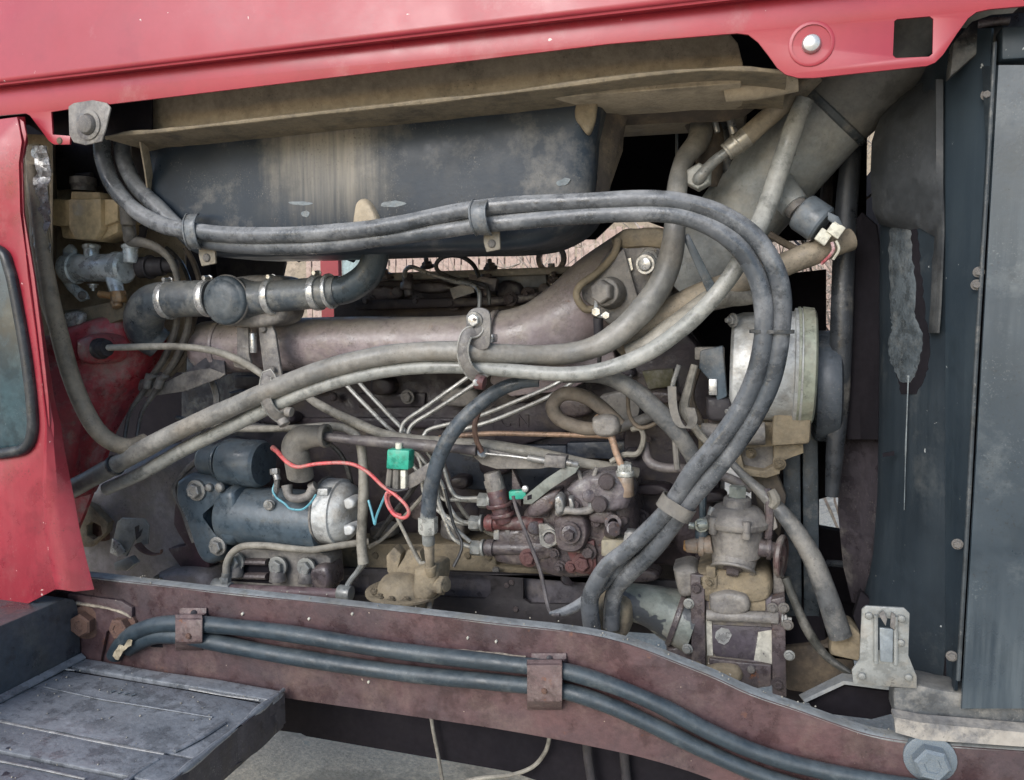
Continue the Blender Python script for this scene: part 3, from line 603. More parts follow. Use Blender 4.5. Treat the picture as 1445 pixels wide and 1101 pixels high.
zt([(88, 944), (106, 946)], 2, "rubbed_edge"); zt([(268, 972), (315, 981), (366, 988)], 2, "rubbed_edge"); zt([(0, 1074), (60, 1086), (120, 1099)], 2.2, "rib")
zt([(316, 1020), (290, 1036), (262, 1052), (246, 1060)], 5, "rib", STEPM); zt([(222, 1072), (190, 1092), (170, 1110)], 5, "rib", STEPM)
for k in range(4):
    zt([(156 + k * 9.5, 977 + k * 1.6), (162 + k * 9.5, 974.5 + k * 1.6)], 1.5, "paint_fleck", TAPE)
# ragged right skirt and end plate of the step
m = M().sheet([[Vector((X1 + .001 + .003 * mnoise.noise(Vector((y * 9, z * 5, 0))), y, sz + .004 - z * 1)) for z in (0, .02, .045, .07 + .02 * mnoise.noise(Vector((y * 8, 1, 0))))] for y in [-.012 - k * .02 for k in range(30)]], .004)
m.out("side_skirt", STEPD, st, sharp=60)
m = M().tube([Vector((X1 - .001, -.012 - k * .03, sz + .002 + .002 * mnoise.noise(Vector((k * .8, 3, 1))))) for k in range(20)], .005, 8, 3, wob=.9, world=True); m.out("rolled_lip", STEPM, st)
M().tube([(365, 1023, -.06), (376, 1018, -.05), (386, 1011, -.045), (380, 1006, -.05)], 3.5, 8).out("bent_tab", STEPM, st)
# box left of the step
bb = T("side_box", "dark blue-grey smooth steel box under the red corner panel", "box", (40, 960, -.2))
X2 = P(112, 880, -.012).x
zt_ = P(112, 838, -.012).z
m = M(); m.rings([[Vector((x, y, z)) for y, z in ((-.75, sz - .02), (-.012, sz - .02), (-.012, zt_ - .03), (-.02, zt_ - .01), (-.04, zt_), (-.75, zt_ + .004))] for x in (X2 - .6, X2 - .012, X2 - .003, X2)])
m.rough(.002, 8, 2).out("shell", mat("slate_dirty_steel", (.06, .075, .09), (.08, .085, .095), rough=.5, sc=6, dust=.25, up=.6, dc=(.15, .15, .135)), bb, .004)
m = M(); m.rings([[Vector((X2 + .001, y, z)) for y, z in ((-.5, sz + .003), (-.012, sz + .003), (-.012, sz + .012), (-.5, sz + .012))], [Vector((X2 + .012, y, z)) for y, z in ((-.5, sz + .001), (-.012, sz + .001), (-.012, sz + .004), (-.5, sz + .004))]])
m.out("bottom_flange", STEPM, bb)
# ================================================================== hoses along the rail
hr1 = [(162, 925, -.006), (172, 908, -.012), (190, 893, -.02), (222, 882, -.024), (260, 880, -.025), (300, 882, -.025), (400, 893, -.025), (550, 917, -.025), (700, 935, -.025), (790, 946, -.025), (860, 966, -.025), (930, 995, -.025), (1000, 1032, -.025), (1080, 1066, -.025), (1180, 1092, -.025), (1300, 1112, -.025), (1400, 1125, -.025)]
hr2 = [(182, 915, -.006), (200, 904, -.012), (226, 897, -.02), (262, 898, -.022), (300, 906, -.022), (400, 925, -.022), (560, 949, -.022), (700, 963, -.022), (790, 974, -.022), (860, 996, -.022), (930, 1028, -.022), (1000, 1062, -.022), (1080, 1096, -.022), (1180, 1125, -.022), (1300, 1150, -.022)]
one(M().tube(hr1, 11.5, 16, wob=.08), "rail_hose", HOSEB, "upper of the two blue-black hoses strapped along the brown rail", "hose", "blue-black hoses along the rail")
one(M().tube(hr2, 11.5, 16, wob=.08), "rail_hose", HOSEB, "lower of the two blue-black hoses strapped along the brown rail", "hose", "blue-black hoses along the rail")
LEAF = mat("dry_leaf", (.50, .43, .30), (.36, .29, .19), rough=.8, sc=30)
lf = M().plate([(158, 926, -.03), (164, 917, -.034), (166, 910, -.03), (175, 911, -.036), (180, 903, -.04), (186, 904, -.038), (185, 911, -.036), (177, 916, -.038), (172, 921, -.034), (167, 932, -.03), (162, 930, -.032)], 0, .0008).rough(.0025, 80, 2)
one(lf, "dry_leaf", LEAF, "crumpled dry leaf caught under the hose ends by the step", "leaf")

# ================================================================== radiator and shroud
rd = T("radiator", "slate blue radiator side panel with screwed seam at the right edge", "radiator", (1400, 980, .1))
M().sheet([[(x, y, Y) for x, Y in ((1334, .104), (lerp(1350, 1341, (y + 10) / 970), .085), (lerp(1376, 1347, (y + 10) / 970), .055), (lerp(1402, 1352, (y + 10) / 970), .03))] for k, y in enumerate((40, 180, 350, 520, 700, 850, 975))], .004).out("side_panel", SLATE, rd, sharp=50)
M().sheet([[(lerp(1410, 1358, (y - 60) / 900), y, .022), (lerp(1411, 1360, (y - 60) / 900), y, .018), (1445, y, .012), (1560, y, -.01)] for y in (92, 300, 500, 700, 860, 1000)], .02).out("tank_panel", mat("slate_blue_tank_paint", (.026, .04, .052), (.034, .049, .062), grime=.2, rough=.38, sc=3, bump=.06, fine=.04, dust=.15, dc=(.2, .22, .22), streak=(.3, (.19, .22, .23))), rd, sharp=50)
M().tube([(1404, 60, .022), (1393, 260, .022), (1378, 500, .022), (1364, 760, .022), (1352, 960, .022)], 3, 8).out("seam_bead", mat("grey_seam_bead", (.05, .06, .066), rough=.6, sc=12, dust=.15), rd)
for x, y in ((1392, 134), (1381, 384), (1378, 402), (1351, 768), (1343, 926)): bolt(rd, (x, y, .025), 5, m=CASTG, kind='hex', name='screw', axis=(-.1, -1, 0))
M().plate([(1345, 60), (1372, 30), (1400, 20), (1560, 8), (1560, 92), (1410, 92), (1404, 60), (1372, 82), (1340, 110)], .05, .03).out("top_bracket", mat("black_bracket_paint", (.03, .035, .04), rough=.5, sc=6, dust=.15), rd, .003)
M().plate([(1414, 38), (1560, 30), (1560, 76), (1414, 84)], .015, .03).out("top_rail", SLATE, rd, .003)
M().tube([(1380, 34, .045), (1410, 30, .04), (1424, 30, .04)], 6, 10).out("clip", CASTD, rd)
X3 = P(1300, 500, .1).x
M().wbox((X3 + .06, .10, .55), (X3 + .13, 1.5, 1.75)).out("core", VDRK, rd)
sh = T("fan_shroud", "dark fan shroud sheet with peeling pale sealant patch beside the radiator", "shroud", (1290, 860, .2))
def skYY(x): return .1 if x > 1320 else .12
ysh = (20, 80, 150, 220, 310, 400, 500, 600, 700, 780, 840, 900, 960)
lft = (1290, 1280, 1262, 1250, 1242, 1241, 1241, 1240, 1238, 1232, 1222, 1214, 1214)
SLP = {20: 1, 80: .8, 150: .35}
M().sheet([[(q_, max(y, 20) + (185 - y) * SLP.get(y, 0) * (1334 - q_) / 98 + (80 - y) * SLP.get(y, 0) * .4 , Y_) for q_, Y_ in ((x, .30), (x + 5, .262), (x + 20, .228), (lerp(x, 1334, .5), .175), (1318, .128), (1338, .103))] for y, x in zip(ysh, lft)], .004).out("skin", SHROUD, sh, sharp=50)
M().sheet([[(x, y, Ya) for x, Ya in ((x0, .25), (x0 + (x1 - x0) * .25, .185), (x0 + (x1 - x0) * .55, .16), (x1 - 10, skYY(x1 - 10)), (x1, skYY(x1)))] for y, x0, x1 in ((112, 1300, 1331), (140, 1266, 1331), (168, 1240, 1331), (200, 1230, 1331), (250, 1228, 1331), (296, 1231, 1330), (316, 1240, 1330), (334, 1292, 1330), (380, 1306, 1328), (430, 1312, 1326), (470, 1317, 1323))], .003).out("rubber_sheet", GREYR, sh, sharp=60)
tape = [(1242, 308), (1258, 312), (1280, 308), (1288, 330), (1288, 372), (1294, 400), (1292, 430), (1290, 448), (1298, 456), (1304, 480), (1298, 500), (1296, 516), (1284, 526), (1278, 536), (1262, 528), (1252, 510), (1256, 480), (1250, 450), (1250, 420), (1252, 390), (1246, 360), (1240, 340)]
def ysf(x): return .2 - (x - 1240) * .0012
def ragged(lp, a, sd, k=6):
    q_ = cat([(x, y, 0) for x, y in lp + [lp[0]]], k)[:-1]; r_ = random.Random(sd); return [(x + r_.uniform(-a, a), y + r_.uniform(-a, a)) for x, y, z in q_]
_sk = ((1240, .30), (1245, .262), (1260, .228), (1287, .175), (1318, .128), (1338, .103))
def skY(x):
    for (a, p), (b, q) in zip(_sk, _sk[1:]):
        if x <= b: return p + (q - p) * max(0, (x - a)) / (b - a)
    return .103
def conform(rows_, off, seed, jit=1.6, n=6):     # thin flake lying on the curved shroud; rows of (y, x left, x right)
    r_ = random.Random(seed); rr_ = cat([tuple(q) + (0,) for q in rows_], 5); G = []
    for y, a, b, _ in rr_:
        a += r_.uniform(-jit, jit); b += r_.uniform(-jit, jit); G.append([(a + (b - a) * k / n, y + r_.uniform(-.6, .6), skY(a + (b - a) * k / n) - off * (1 if 0 < k < n else .35)) for k in range(n + 1)])
    return M().sheet(G, .0008)
conform([(312, 1262, 1290), (330, 1258, 1294), (370, 1260, 1298), (410, 1262, 1302), (450, 1262, 1306), (480, 1260, 1312), (510, 1260, 1311), (535, 1266, 1304), (556, 1272, 1292)], .003, 4).out("dark_border", VDRK, sh)  # near-black flake under the patch, slightly larger and set to the right
mm = conform([(306, 1264, 1282), (325, 1256, 1286), (360, 1254, 1289), (400, 1256, 1294), (440, 1256, 1292), (458, 1258, 1299), (480, 1254, 1305), (505, 1256, 1301), (524, 1262, 1296), (540, 1272, 1286)], .0055, 9)
mm.out("sealant_patch", mat("peeling_sealant", (.115, .135, .147), (.05, .062, .07), rough=.6, dust=.22, dc=(.20, .21, .205), sc=16, bump=.8, grime=.7), sh)
M().tube([(1282, 530, .177), (1280, 580, .18), (1278, 640, .182), (1276, 720, .186)], [2.2, 1.0, .8, .5], 6, 8, wob=1.5).out("sealant_run", TAPE, sh)
M().plate([(1246, 640, .2), (1262, 637, .2), (1262, 643, .2), (1246, 645, .2)], .2, .004).out("mark", VDRK, sh)
M().plate([(1204, 870), (1215, 835), (1226, 845), (1270, 852), (1300, 900), (1340, 960), (1240, 965)], .26, .02).out("lower_gasket", VDRK, sh)
M().sheet([[(1198, 322, .34), (1216, 300, .33), (1236, 318, .31)], [(1192, 345, .35), (1214, 330, .34), (1240, 345, .31)], [(1190, 380, .36), (1214, 380, .35), (1241, 380, .31)], [(1190, 560, .36), (1214, 560, .35), (1240, 560, .31)], [(1196, 620, .37), (1214, 620, .36), (1238, 620, .31)]], .004).out("dark_inside", VDRK, sh)  # black sheet painting the shade inside the shroud
M().wbox((X3 - .10, .36, .65), (X3 + .06, 1.3, .67)).out("lower_duct", VDRK, sh)
# far half of the fan shroud
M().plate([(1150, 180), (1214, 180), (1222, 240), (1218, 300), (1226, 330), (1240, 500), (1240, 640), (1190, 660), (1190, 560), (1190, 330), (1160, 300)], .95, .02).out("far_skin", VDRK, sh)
# fan ring: tall curved rim edge-on, fan blades behind
fan = T("cooling_fan", "dark curved fan blades and rim behind the belts", "fan", (1200, 800, .4))
M().tube([(1205, 185, .36), (1200, 230, .35), (1194, 300, .34), (1190, 380, .335), (1187, 470, .33), (1184, 560, .335), (1178, 640, .34), (1174, 700, .35)], [12, 14, 15, 15, 15, 14, 12, 9], 10, flat=.8).out("rim", mat("worn_slate_rim", (.028, .032, .038), (.04, .045, .052), rough=.45, sc=5, dust=.15), fan)
M().tube([(1176, 200, .45), (1170, 240, .45), (1166, 300, .45), (1164, 360, .45)], [7, 9, 10, 10], 8).out("inner_rim", DRK, fan)
M().sheet([[(1196, 590, .42), (1216, 590, .40), (1240, 592, .36)], [(1186, 640, .42), (1212, 640, .40), (1240, 640, .36)], [(1182, 720, .42), (1212, 715, .40), (1238, 720, .36)], [(1190, 800, .42), (1212, 800, .40), (1230, 800, .36)], [(1202, 850, .42), (1208, 852, .40), (1214, 850, .38)]], .005).out("blade", mat("purple_brown_blade", (.05, .043, .05), (.03, .027, .033), rough=.45, sc=5, dust=.15), fan, sharp=60)
M().sheet([[(1196, 545, .5), (1240, 545, .45)], [(1188, 610, .5), (1240, 600, .45)]], .005).out("blade", mat("dark_purple_blade", (.035, .026, .034), rough=.5, sc=5), fan)
M().tube([(1168, 795, .5), (1186, 796, .48), (1202, 800, .46), (1208, 815, .45)], 5, 8).out("blade_tip", mat("worn_slate_rim", ()), fan)
M().cyl((1146, 545, .40), (1184, 545, .40), 78, n=40).out("hub_pulley", mat("worn_slate_pulley", (.07, .085, .105), (.05, .06, .07), rough=.45, sc=6, dust=.15), fan)
M().cyl((1152, 520, .36), (1176, 520, .36), 40, n=32).out("hub_cap", mat("worn_slate_pulley", ()), fan)
# belts
for x0, x1, xa, xb, lab in ((1104, 1129, 1118, 1137, "dark blue-grey drive belt run nearest the alternator"), (1132, 1154, 1140, 1162, "dark blue-grey drive belt run nearest the fan")):
    m = M().sheet([[(x0 + (xa - x0) * t * .4, y, .40), (x1 + (xb - x1) * t * .4, y, .40)] for y, t in ((590, 0), (700, .3), (800, .6), (940, 1))], .008)
    one(m, "drive_belt", mat("belt_rubber", (.03, .042, .052), (.045, .058, .07), rough=.5, sc=7, dust=.12), lab, "belt", "drive belts at the front of the engine", bev=.002)
M().plate([(940, 395), (1120, 385), (1166, 380), (1166, 520), (1186, 530), (1188, 660), (1172, 662), (1172, 700), (1156, 705), (1156, 745), (1240, 760), (1240, 900), (1096, 900), (1096, 640), (940, 600)], .64, .03).out("gap_backing", VDRK, fan)  # black plate added behind belts and hose loop to darken the gaps
cv = T("crank_pulley", "dark pulley and timing cover low behind the drive belts", "engine part", (1120, 960, .5))
M().cyl((1096, 900, .5), (1165, 900, .5), 85, n=36).out("wheel", VDRK, cv)
M().plate([(1060, 560), (1110, 560), (1112, 960), (1060, 960)], .46, .3).out("cover", DRK, cv, .004)
fx = T("front_crossmember", "dull brown lower front crossmember behind the latch bracket", "chassis", (1150, 960, .3))
M().plate([(1090, 915), (1200, 905), (1215, 990), (1110, 975)], .36, .2).out("beam", BRN, fx, .006)
M().plate([(1175, 885), (1200, 880), (1215, 895), (1215, 935), (1170, 925)], .24, .05).out("block", CASTT, fx, .006)
# latch bracket
lb = T("latch_bracket", "galvanised latch bracket with a spring clip bolted upright on the rail", "bracket", (1245, 970, .05))
M().plate([(1216, 860), (1222, 855), (1276, 858), (1284, 866), (1282, 925), (1288, 940), (1294, 955), (1294, 972), (1204, 966), (1202, 946), (1213, 930), (1214, 905)], .02, .005, [[(1238, 872), (1262, 874), (1262, 920), (1238, 918)]]).out("plate", ZINC, lb, .0015)
M().plate([(1240, 868), (1247, 862), (1252, 874), (1250, 884)], .012, .004).out("clip", CASTG, lb, .001); M().plate([(1258, 864), (1264, 868), (1263, 890), (1256, 885)], .012, .004).out("clip", CASTG, lb, .001)
M().plate([(1241, 886), (1261, 888), (1260, 936), (1242, 934)], .014, .006).out("tongue", mat("pale_blue_steel", (.40, .45, .48), rough=.4, sc=10, metal=.3), lb, .002)
M().tube([(1236, 868, .016), (1236, 900, .016), (1236, 936, .016)], 3, 8).tube([(1264, 870, .016), (1264, 900, .016), (1264, 938, .016)], 3, 8).out("side_rib", ZINC, lb)
for x, y in ((1226, 869), (1272, 873), (1271, 907), (1216, 954), (1282, 956)): bolt(lb, (x, y, .019), 5.5, m=ZINC, kind='dome', name='rivet')
# front mounting plates on the rail
fp = T("front_mount_plate", "pale dusty mounting plate lying on the rail under the radiator", "mount", (1380, 1010, .03))
M().plate([(1262, 972), (1300, 968), (1330, 975), (1445, 988), (1560, 998), (1560, 1058), (1290, 1046), (1262, 1012)], .03, .06).rough(.002, 20, 2).out("upper_plate", mat("mount_blue_grey", (.06, .068, .076), (.09, .092, .09), rough=.6, sc=9, dust=.3, up=.4, dc=(.34, .32, .28)), fp, .003)
M().sheet([[(1258, 1000, .02), (1300, 1008, .02), (1445, 1020, .02), (1560, 1028, .02)], [(1262, 1012, -.004), (1300, 1020, -.004), (1445, 1034, -.004), (1560, 1044, -.004)], [(1264, 1034, -.008), (1300, 1044, -.008), (1445, 1054, -.008), (1560, 1062, -.008)]], .005).out("front_lip", mat("pale_crust_lip", (.17, .165, .16), (.10, .10, .10), rough=.8, sc=14, dust=.5, up=.4, dc=(.42, .38, .32)), fp, sharp=50)
M().sheet([[(1130, 985, .14), (1190, 955, .14), (1260, 962, .13)], [(1136, 992, .10), (1192, 966, .10), (1262, 975, .09)]], .006).out("cross_lip", RAILT, fp)
M().plate([(1140, 990), (1192, 968), (1262, 978), (1268, 1005), (1230, 1015), (1150, 1005)], .12, .01).out("recess", VDRK, fp)
# ================================================================== black backing added behind the left side to keep gaps dark
rb = T("bay_backing", "added dark backing sheet in the bay behind the clutch housing", "truck panel", (200, 700, .75))
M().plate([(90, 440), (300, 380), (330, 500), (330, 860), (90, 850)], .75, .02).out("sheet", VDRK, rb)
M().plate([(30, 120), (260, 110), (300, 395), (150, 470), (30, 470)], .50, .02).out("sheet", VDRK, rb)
# ================================================================== brake reservoir + master cylinder
br_ = T("brake_reservoir", "dusty tan plastic brake fluid reservoir with screw cap", "reservoir", (118, 340, .2))
m = M(); m.plate([(66, 280), (100, 282), (142, 281), (166, 281), (166, 312), (140, 322), (72, 318)], .16, .09); m.out("tank", PLTN, br_, .004)
m = M(); m.plate([(100, 270), (140, 271), (143, 283), (99, 283)], .165, .07); m.out("shoulder", PLTN, br_, .003)
M().plate([(97, 281), (142, 281), (142, 322), (134, 338), (106, 338), (97, 322)], .148, .02).out("front_rib", PLTN, br_, .003)
M().plate([(84, 316), (166, 312), (166, 328), (138, 341), (88, 336)], .17, .07).out("sump", PLTN, br_, .004)
M().lathe(P(118, 270, .2), UPZ, [(0, .026), (.012, .026), (.016, .029), (.03, .028), (.032, .02)], 16).out("cap", CASTG, br_)
M().cyl((108, 249, .2), (130, 247, .2), 4).out("cap_tab", DRK, br_)
mc = T("master_cylinder", "silver brake master cylinder with brass union under the tan reservoir", "cylinder", (150, 430, .2))
M().lathe(P(94, 379, .2), RIGHT, [(0, .032), (.01, .036), (.03, .036), (.032, .032), (.085, .031), (.14, .032), (.142, .036), (.165, .036), (.17, .03)], 24).out("barrel", SILV, mc)
for x in (129, 184): M().cyl((x, 345, .2), (x, 372, .195), 10).ringo((x, 348, .2), UPZ, 12, 3, 5).out("port", SILV, mc)
M().plate([(88, 352), (97, 344), (104, 352), (101, 400), (118, 412), (122, 422), (112, 426), (94, 408), (86, 396)], .19, .012).out("flange", SILV, mc, .002)
bolt(mc, (116, 417, .188), 6, m=CASTG, kind='dome'); bolt(mc, (131, 402, .2), 5, m=BRIGHT, kind='nut', axis=(0, 0, -1))
M().cyl((160, 392, .19), (167, 418, .18), 11, 9).out("lower_port", SILV, mc)
M().hexn((166, 411, .18), (.1, 0, -1), 11, 16).cyl((140, 415, .175), (160, 418, .178), 5).cyl((163, 424, .18), (166, 434, .178), 7).out("brass_union", BRASS, mc, .001)
M().cyl((195, 378, .215), (232, 376, .23), 15, 13).ringo((212, 377, .22), RIGHT, 17, 4, 4).out("pushrod_boot", DRK, mc)
M().cyl((222, 376, .228), (250, 374, .24), 12, 9).out("end_plug", DRK, mc)
one(M().tube([(180, 312, .16), (183, 330, .16), (184, 340, .165), (200, 342, .17), (222, 350, .18), (240, 366, .19), (250, 392, .2), (252, 420, .21)], [9, 9, 8, 7, 6, 5, 4.5, 4], 10), "reservoir_hose", RUBB, "short grey hose curving off the tan reservoir towards the coolant pipe", "hose")
M().cyl((180, 290, .15), (181, 318, .15), 11, 10).out("hose_neck", RUBB, br_)
# ================================================================== coolant hose assembly
ca = T("coolant_hose", "dark clamped coolant hose with a black domed tee-piece and silver band clamps", "hose", (330, 460, .2))
M().tube([(226, 486, .26), (208, 472, .24), (203, 450, .22), (214, 430, .205), (240, 423, .2), (300, 421, .2)], [22, 25, 27, 27, 26, 25], 22).out("elbow", mat("coolant_rubber", (.07, .085, .098), (.05, .06, .07), rough=.5, dust=.35, up=.65, dc=(.30, .29, .255), sc=9), ca)
M().tube([(345, 422, .2), (372, 420, .2), (440, 414, .2), (478, 410, .2)], [30, 23, 22, 21], 22).out("straight_hose", mat("coolant_rubber", ()), ca)
M().tube([(462, 412, .2), (490, 408, .2), (515, 392, .195), (527, 372, .19), (532, 350, .18), (532, 330, .17)], [20, 20, 20, 19, 18, 17], 22).out("bent_hose", mat("blue_black_rubber", (.035, .05, .06), (.05, .065, .075), rough=.4, dust=.15, up=.35, dc=(.18, .18, .165), sc=9), ca)
M().pillow([(300, 400), (330, 392), (372, 388), (404, 396), (408, 440), (392, 458), (350, 462), (310, 450)], .21, .015, .06, 4, .2).out("tee_body", CASTG, ca)
p = P(333, 424, .20)
M().lathe(p, OUT, [(0, u(p, 30)), (u(p, 20), u(p, 34)), (u(p, 26), u(p, 34)), (u(p, 28), u(p, 31)), (u(p, 29), u(p, 29)), (u(p, 30), u(p, 27)), (u(p, 33), u(p, 24)), (u(p, 34.5), u(p, 14)), (u(p, 35), .0003)], 32).out("domed_cap", mat("black_plastic_dome", (.03, .045, .058), (.05, .065, .078), rough=.5, sc=9, dust=.4, up=.3, dc=(.14, .15, .15)), ca, sharp=60)
M().ringo(p + Vector((0, -u(p, 20), 0)), OUT, 36, 3, 5, 32).out("dome_ring", CASTG, ca)
for x, y, r in ((238, 424, 27), (294, 421, 26.5), (384, 419, 26), (448, 413, 25.5)): band(ca, (x, y, .2), (1, 0, .06), r, 10, BRIGHT)
M().ringo((466, 411, .2), (1, 0, .1), 25, 4, 6).out("end_ring", BRIGHT, ca)
one(M().plate([(364, 458), (382, 456), (388, 470), (402, 560), (404, 592), (390, 592), (376, 560), (366, 480)], .215, .008), "support_strap", CASTG, "longer dusty flat strap hanging from the tee-piece to the lower hoses", "strap", "flat straps under the tee-piece", bev=.002)
one(M().plate([(334, 462), (350, 462), (351, 500), (354, 512), (346, 522), (330, 518), (328, 508), (334, 500)], .235, .01), "support_strap", CASTG, "shorter bent strap under the black dome gripping the grey cable", "strap", "flat straps under the tee-piece", bev=.002)
for x, y, Y in ((373, 466, .214), (386, 520, .214)): pass
bs = T("clamp_bolt", "small bolt head at the top of the longer flat strap", "bolt", (371, 464, .213)); bolt(bs, (371, 464, .213), 6, m=CASTG, kind='dome', name='head')
bs = T("hose_fitting", "bright metal sleeve between the two flat straps", "fitting", (356, 485, .24)); M().cyl((357, 470, .24), (358, 498, .24), 5).out("sleeve", BRIGHT, bs)
# grommet cable
one(M().tube([(146, 491, .125), (180, 490, .15), (240, 489, .17), (290, 493, .19), (330, 505, .215), (365, 525, .22), (392, 548, .23), (420, 566, .25)], [4.5, 5, 5, 5, 5.5, 5, 4, 4], 10), "control_cable", HOSEG, "grey control cable running from the red fender grommet past the flat straps", "cable")
# brake pipe bracket
pb_ = T("pipe_bracket", "dusty triangular bracket carrying two thin brake pipes beside the red fender", "bracket", (240, 555, .28))
M().plate([(196, 536), (212, 534), (232, 540), (262, 525), (296, 520), (318, 528), (310, 534), (262, 552), (222, 558), (205, 560), (194, 550)], .27, .006).out("plate", CASTG, pb_, .0015)
M().plate([(262, 525), (290, 505), (316, 510), (318, 530)], .272, .006).out("plate", mat("slate_dirty_plate", (.07, .07, .085), rough=.55, sc=8, dust=.2), pb_)
for dx in (0, 16): M().cyl((212 + dx, 528 + dx * .2, .262), (206 + dx, 548, .258), 6).hexn((214 + dx, 530, .262), (.5, 0, -1), 8, 6).out("union", CASTG, pb_)
for dx, lab in ((0, "thin dusty brake pipe dropping left of its twin beside the red fender"), (17, "thin dusty brake pipe dropping right of its twin beside the red fender")):
    one(M().tube([(250 + dx, 440, .25), (246 + dx, 470, .25), (232 + dx, 505, .26), (214 + dx, 532, .262), (200 + dx, 556, .26), (184 + dx, 580, .25), (178 + dx, 605, .24), (173 + dx, 645, .22)], [4.5, 5, 5, 4.5, 4, 3, 2.8, 2.6], 8), "brake_pipe", mat("dusty_dark_pipe", (.10, .09, .08), (.06, .055, .05), rough=.6, dust=.35, dc=(.22, .2, .17), sc=14), lab, "pipe", "thin brake pipes beside the red fender")
# ================================================================== clutch housing
ch = T("clutch_housing", "broad dusty grey-purple clutch housing behind the rail", "engine part", (220, 830, .35))
HOU = mat("dusty_purple_housing", (.29, .265, .265), (.18, .155, .16), grime=.3, rough=.6, dust=.4, dc=(.22, .195, .16), up=.5, sc=6, bump=.5)
m = M().pillow([(96, 700), (150, 672), (230, 630), (300, 625), (322, 660), (330, 740), (326, 800), (340, 845), (240, 850), (130, 850), (96, 800)], .40, .09, .25, 7, .30); m.rough(.004, 12, 0).out("casting", HOU, ch, sharp=60)
M().plate([(248, 700), (262, 690), (290, 770), (296, 802), (254, 800), (236, 775), (262, 770), (244, 740)], .275, .04).rough(.002, 30, 1).out("purple_rib", mat("dark_purple_rib", (.07, .035, .045), (.05, .03, .035), rough=.6, sc=10, dust=.15), ch, .003)
M().tube([(290, 640, .28), (262, 665, .275), (246, 690, .27), (258, 720, .27), (275, 765, .27)], 4, 8, wob=.5).out("raised_edge", CASTG, ch)
M().plate([(100, 700), (130, 715), (152, 738), (150, 752), (128, 772), (100, 772)], .27, .02, [[(122, 742), (130, 736), (142, 742), (144, 754), (132, 762), (122, 756)]]).rough(.002, 30, 1).out("tan_lug", CASTT, ch, .003)
M().plate([(120, 740), (148, 734), (148, 764), (120, 764)], .292, .02).out("rust_plug", RUST, ch)
M().pillow([(228, 806), (262, 800), (300, 808), (300, 850), (226, 850)], .27, .03, .05).out("foot", HOU, ch)
for k in range(5): M().pillow([(215 + k * 7, 818 + k * 2), (220 + k * 7, 812 + k * 3), (226 + k * 6, 820 + k * 3), (219 + k * 7, 826 + k * 3)], .24, .006, .01, 3).out("crust", CASTT, ch)
lt = T("latch_bracket", "bent galvanised bracket with rusty tongue on the clutch housing", "bracket", (185, 795, .22))
M().plate([(165, 737), (172, 731), (203, 732), (210, 742), (208, 768), (196, 772), (190, 762), (178, 786), (166, 780), (160, 760)], .22, .005).out("plate", ZINC, lt, .0015)
M().plate([(158, 760), (166, 765), (176, 780), (166, 786), (155, 780)], .21, .006).out("plate_ear", BRIGHT, lt, .001)
M().tube([(195, 768, .215), (202, 776, .21), (214, 782, .21), (226, 781, .21), (228, 776, .21)], [6, 6, 4, 3, 3], 8, flat=.5).out("tongue", RUST, lt)
M().plate([(160, 795), (182, 786), (190, 796), (178, 806), (162, 806)], .215, .02).out("foot", ZINC, lt, .002)
M().plate([(190, 744), (196, 741), (195, 752), (201, 746), (198, 756), (192, 762)], .2185, .003).out("notch", DRK, lt)
# ================================================================== starter motor
sm = T("starter_motor", "blue-black starter motor with a silver end cap and smaller solenoid above", "starter motor", (400, 770, .28))
AX = Vector((1, 0, -.005))
def px2(p, n): return u(V(p), n)
p = P(322, 724, .28); r = px2(p, 41)
M().lathe(p, AX, [(0, r * .8), (.003, r * .93), (.012, r), (.05, r), (.10, r), (.15, r), ((P(458, 720, .28) - P(322, 724, .28)).length + .004, r)], 36).out("yoke", NAVY, sm)
p = P(458, 720, .28); r = px2(p, 46)
M().lathe(p, AX, [(0, r * .9), (.002, r * .98), (.008, r), (.035, r), (.045, r * 1.0), (.047, r * .93), (.062, r * .86), (.072, r * .72), (.078, r * .45), (.080, .002)], 36).out("end_cap", ALU, sm)
M().pillow([(486, 705), (494, 702), (502, 708), (500, 716), (490, 718)], .225, .008, .03).out("cap_lug", ALU, sm)
M().pillow([(486, 742), (496, 740), (502, 746), (498, 754), (488, 754)], .225, .008, .03).out("cap_lug", ALU, sm)
M().ringo((461, 720, .28), AX, 48, 3, 4, 36).out("through_band", CASTG, sm)
p = P(318, 651, .27); r = px2(p, 33)
M().lathe(p, AX, [(0, r * .85), (.004, r * .95), (.012, r), (.095, r), (.098, r * .96), (.104, r * .9), (.106, .002)], 32).out("solenoid", NAVY, sm)
p = P(284, 648, .27); r = px2(p, 22)
M().lathe(p, AX, [(0, r * .5), (.005, r * .85), (.014, r), (.05, r), (.055, r * 1.15)], 28).ringo((312, 650, .27), AX, 26, 6, 5).out("solenoid_nose", NAVY, sm)
M().pillow([(258, 676), (276, 666), (306, 670), (324, 684), (322, 700), (300, 712), (302, 742), (320, 756), (322, 782), (304, 794), (290, 782), (272, 730), (258, 700)], .26, .03, .05, 5, .18).out("mounting_flange", NAVY, sm)
M().pillow([(318, 690), (340, 688), (344, 758), (320, 762)], .25, .03, .05).out("neck", NAVY, sm)
for x, y, r_ in ((277, 692, 10), (310, 688, 7), (295, 688, 6), (307, 771, 9)): bolt(sm, (x, y, .225), r_, m=STEEL, kind='hex' if r_ > 7 else 'dome')
M().cyl((380, 712, .222), (380, 713, .216), 8).ringo((380, 713, .216), OUT, 6, 2, 3).out("pole_screw", STEEL, sm)
M().cyl((388, 664, .215), (392, 678, .21), 5).hexn((388, 662, .214), (.2, -.3, -1), 7, 8).tube([(391, 676, .212), (390, 690, .212), (388, 700, .214)], 4, 8).out("small_terminal", STEEL, sm)
